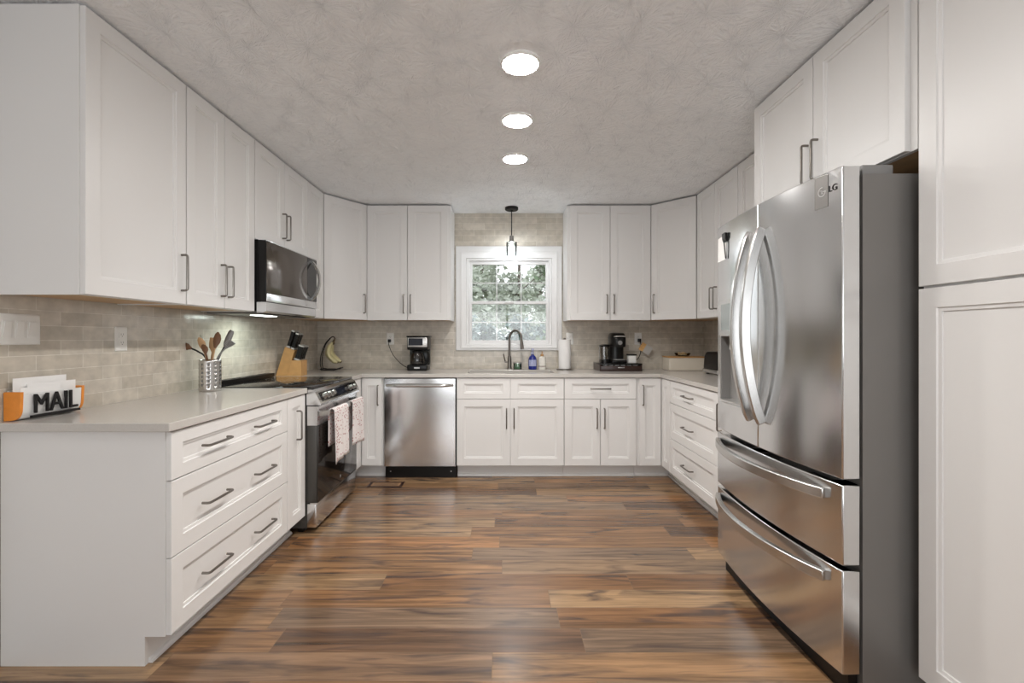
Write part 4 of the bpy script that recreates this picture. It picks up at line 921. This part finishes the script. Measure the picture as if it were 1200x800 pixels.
def utensil(nm, label, pts, head, mat, mat2, cat):
    """pts run from the foot in the holder to the start of the head; the head goes on in the last direction"""
    a = Vector(pts[0]); path = smoothpath([Vector(p)-a for p in pts], 6); b = path[-1]; d = (path[-1]-path[-2]).normalized()
    o = thing(nm, label, cat, (ux+a.x, uy+a.y, ZT_+a.z), 0, UGp)
    m = MB(); m.tube(path, .0052, 8); m.build('shaft', mat2, o)
    kind, ln, w, bend = head
    wdir = Vector((.35, -.1, 1)) if abs(d.x) > .75 else Vector((math.cos(.2), math.sin(.2), 0))
    wdir = (wdir-d*wdir.dot(d)).normalized(); th = d.cross(wdir)
    prof = {'spoon': [(0, .2), (.12, .5), (.35, .92), (.6, 1), (.85, .72), (1, .2)], 'spatula': [(0, .25), (.15, .5), (.3, .85), (.6, .95), (1, .9)], 'turner': [(0, .3), (.2, .8), (.5, 1), (.9, .9), (1, .6)], 'fork': [(0, .3), (.3, .8), (.6, 1), (1, .7)], 'grip': [(0, .8), (.2, 1), (.7, .9), (1, .5)]}[kind]
    down = Vector((0, 0, -1)); loops = []; ctr = []
    for u, s_ in prof:
        c = b+d*ln*u+down*bend*u*u+th*(.010*math.sin(u*PI) if kind in ('spoon', 'fork') else 0); ctr.append((c, s_))
        loops.append([tuple(c+wdir*w*s_*math.cos(q)+th*(.004 if kind != 'grip' else w*s_*.7)*math.sin(q)) for q in [2*PI*k/12 for k in range(12)]])
    m = MB(); m.loft(loops)
    if kind == 'fork':
        for k in range(6):
            u = .25+.13*k; q = b+d*ln*u+down*bend*u*u; m.tube([q, q-wdir*w*1.9+d*.004], [.0032, .002], 6)
    m.build('head', mat, o)
    return o
z_ = .0075; RIM = .184
utensil('spatula', 'brown spatula drooping far left out of the steel holder', [(.030, .02, z_), (-.030, .012, RIM), (-.070, .0, .228), (-.105, -.004, .246)], ('spatula', .085, .024, .012), 'wood_dark', 'black', 'spatula')
utensil('peeler', 'white handled tool standing at the back left of the holder', [(.01, -.01, z_), (-.034, .026, RIM), (-.058, .034, .255)], ('grip', .075, .012, 0), plain('pale_handle', (.66, .70, .62), .4), 'grey_plastic', 'utensil')
utensil('wooden_spoon', 'light wooden spoon left of centre in the steel holder', [(.005, .015, z_), (-.018, -.004, RIM), (-.030, -.012, .235)], ('spoon', .080, .020, 0), 'wood_spoon', 'wood_spoon', 'spoon')
utensil('wooden_spoon', 'broad wooden spatula spoon upright at the centre of the holder', [(-.012, .0, z_), (.002, .010, RIM), (.004, .014, .225)], ('spatula', .085, .024, 0), 'wood_spoon', 'wood_spoon', 'spoon')
utensil('wooden_spoon', 'tallest dark wooden spoon leaning right in the steel holder', [(-.02, -.012, z_), (.020, -.012, RIM), (.034, -.012, .250)], ('spoon', .095, .021, 0), 'wood_dark', 'wood_spoon', 'spoon')
utensil('wooden_spoon', 'short dark spoon low at the front of the steel holder', [(.0, .022, z_), (.006, -.036, RIM), (.004, -.046, .215)], ('spoon', .06, .018, 0), 'wood_dark', 'wood_dark', 'spoon')
utensil('turner', 'black turner leaning right out of the steel holder', [(-.022, .015, z_), (.036, .018, RIM), (.068, .024, .255)], ('turner', .095, .018, -.012), M['steel_side'], 'black', 'turner')
utensil('pasta_fork', 'grey pasta fork bending far right out of the holder', [(-.03, .0, z_), (.042, .0, RIM), (.068, -.004, .225), (.090, -.006, .246)], ('fork', .075, .015, .014), 'grey_plastic', 'grey_plastic', 'fork')

# ------------------------------------------------------------------ mail holder
t = thing('mail_holder', 'white mail holder with orange ends and black letters against the left tiles', 'mail holder', (-1.859, 1.722, ZT_), RL)
# local x away from camera (length), local y negative = out from the wall
Lh = .262
q = [(-.002, .0), (-.030, .002)] + [(-.030-.030*math.sin(a), .045-.043*math.cos(a)) for a in [PI/2*k/6 for k in range(1, 7)]] + [(-.062, .100)]
qi = [(y+.004 if i > 0 else y, z+.004) for i, (y, z) in enumerate(q)]
m = MB(); m.loft([[(x, y, z+.0005) for y, z in q+[(-.058, .100)]+qi[::-1][1:]] for x in (.012, Lh-.012)]); m.build('body', 'tin', t, angle=40)
m = MB(); m.box(.012, Lh-.012, -.006, -.001, .002, .112); m.build('back_board', 'tin', t, smooth=False)
for x0 in (0, Lh-.0118):
    m = MB(); m.prism([(y*1.03, z+.0006) for y, z in q]+[(-.064, .108), (-.001, .108)], x0, x0+.0115, 'x'); en = m.build('end_disc', 'orange', t, angle=40)
m = MB()
M2 = Matrix.Translation((Lh*.50, -.071, .056)) @ Matrix.Rotation(PI/2, 4, 'X')
text_mb(m, 'MAIL', .105, .004, M2 @ Matrix.Diagonal((.80, 1, 1, 1))); m.box(.035, Lh-.03, -.0745, -.0635, .008, .017)
m.build('letters', 'iron_letters', t, smooth=False)
for k, (x0, x1, y, z, lab) in enumerate(((.012, .222, -.022, .158, 'tall white envelope at the back of the mail holder'), (.05, .249, -.036, .134, 'white envelope in the middle of the mail holder'), (.014, .17, -.048, .122, 'front white envelope behind the letters of the mail holder'))):
    m = MB(); m.box(x0, x1, y-.002, y, .012, z); ev = m.build('envelope', 'paper', smooth=False); ev.location = (-1.859, 1.722, ZT_); ev.rotation_euler = (0, 0, RL); tag(ev, lab, 'envelope', 'envelopes in the mail holder')
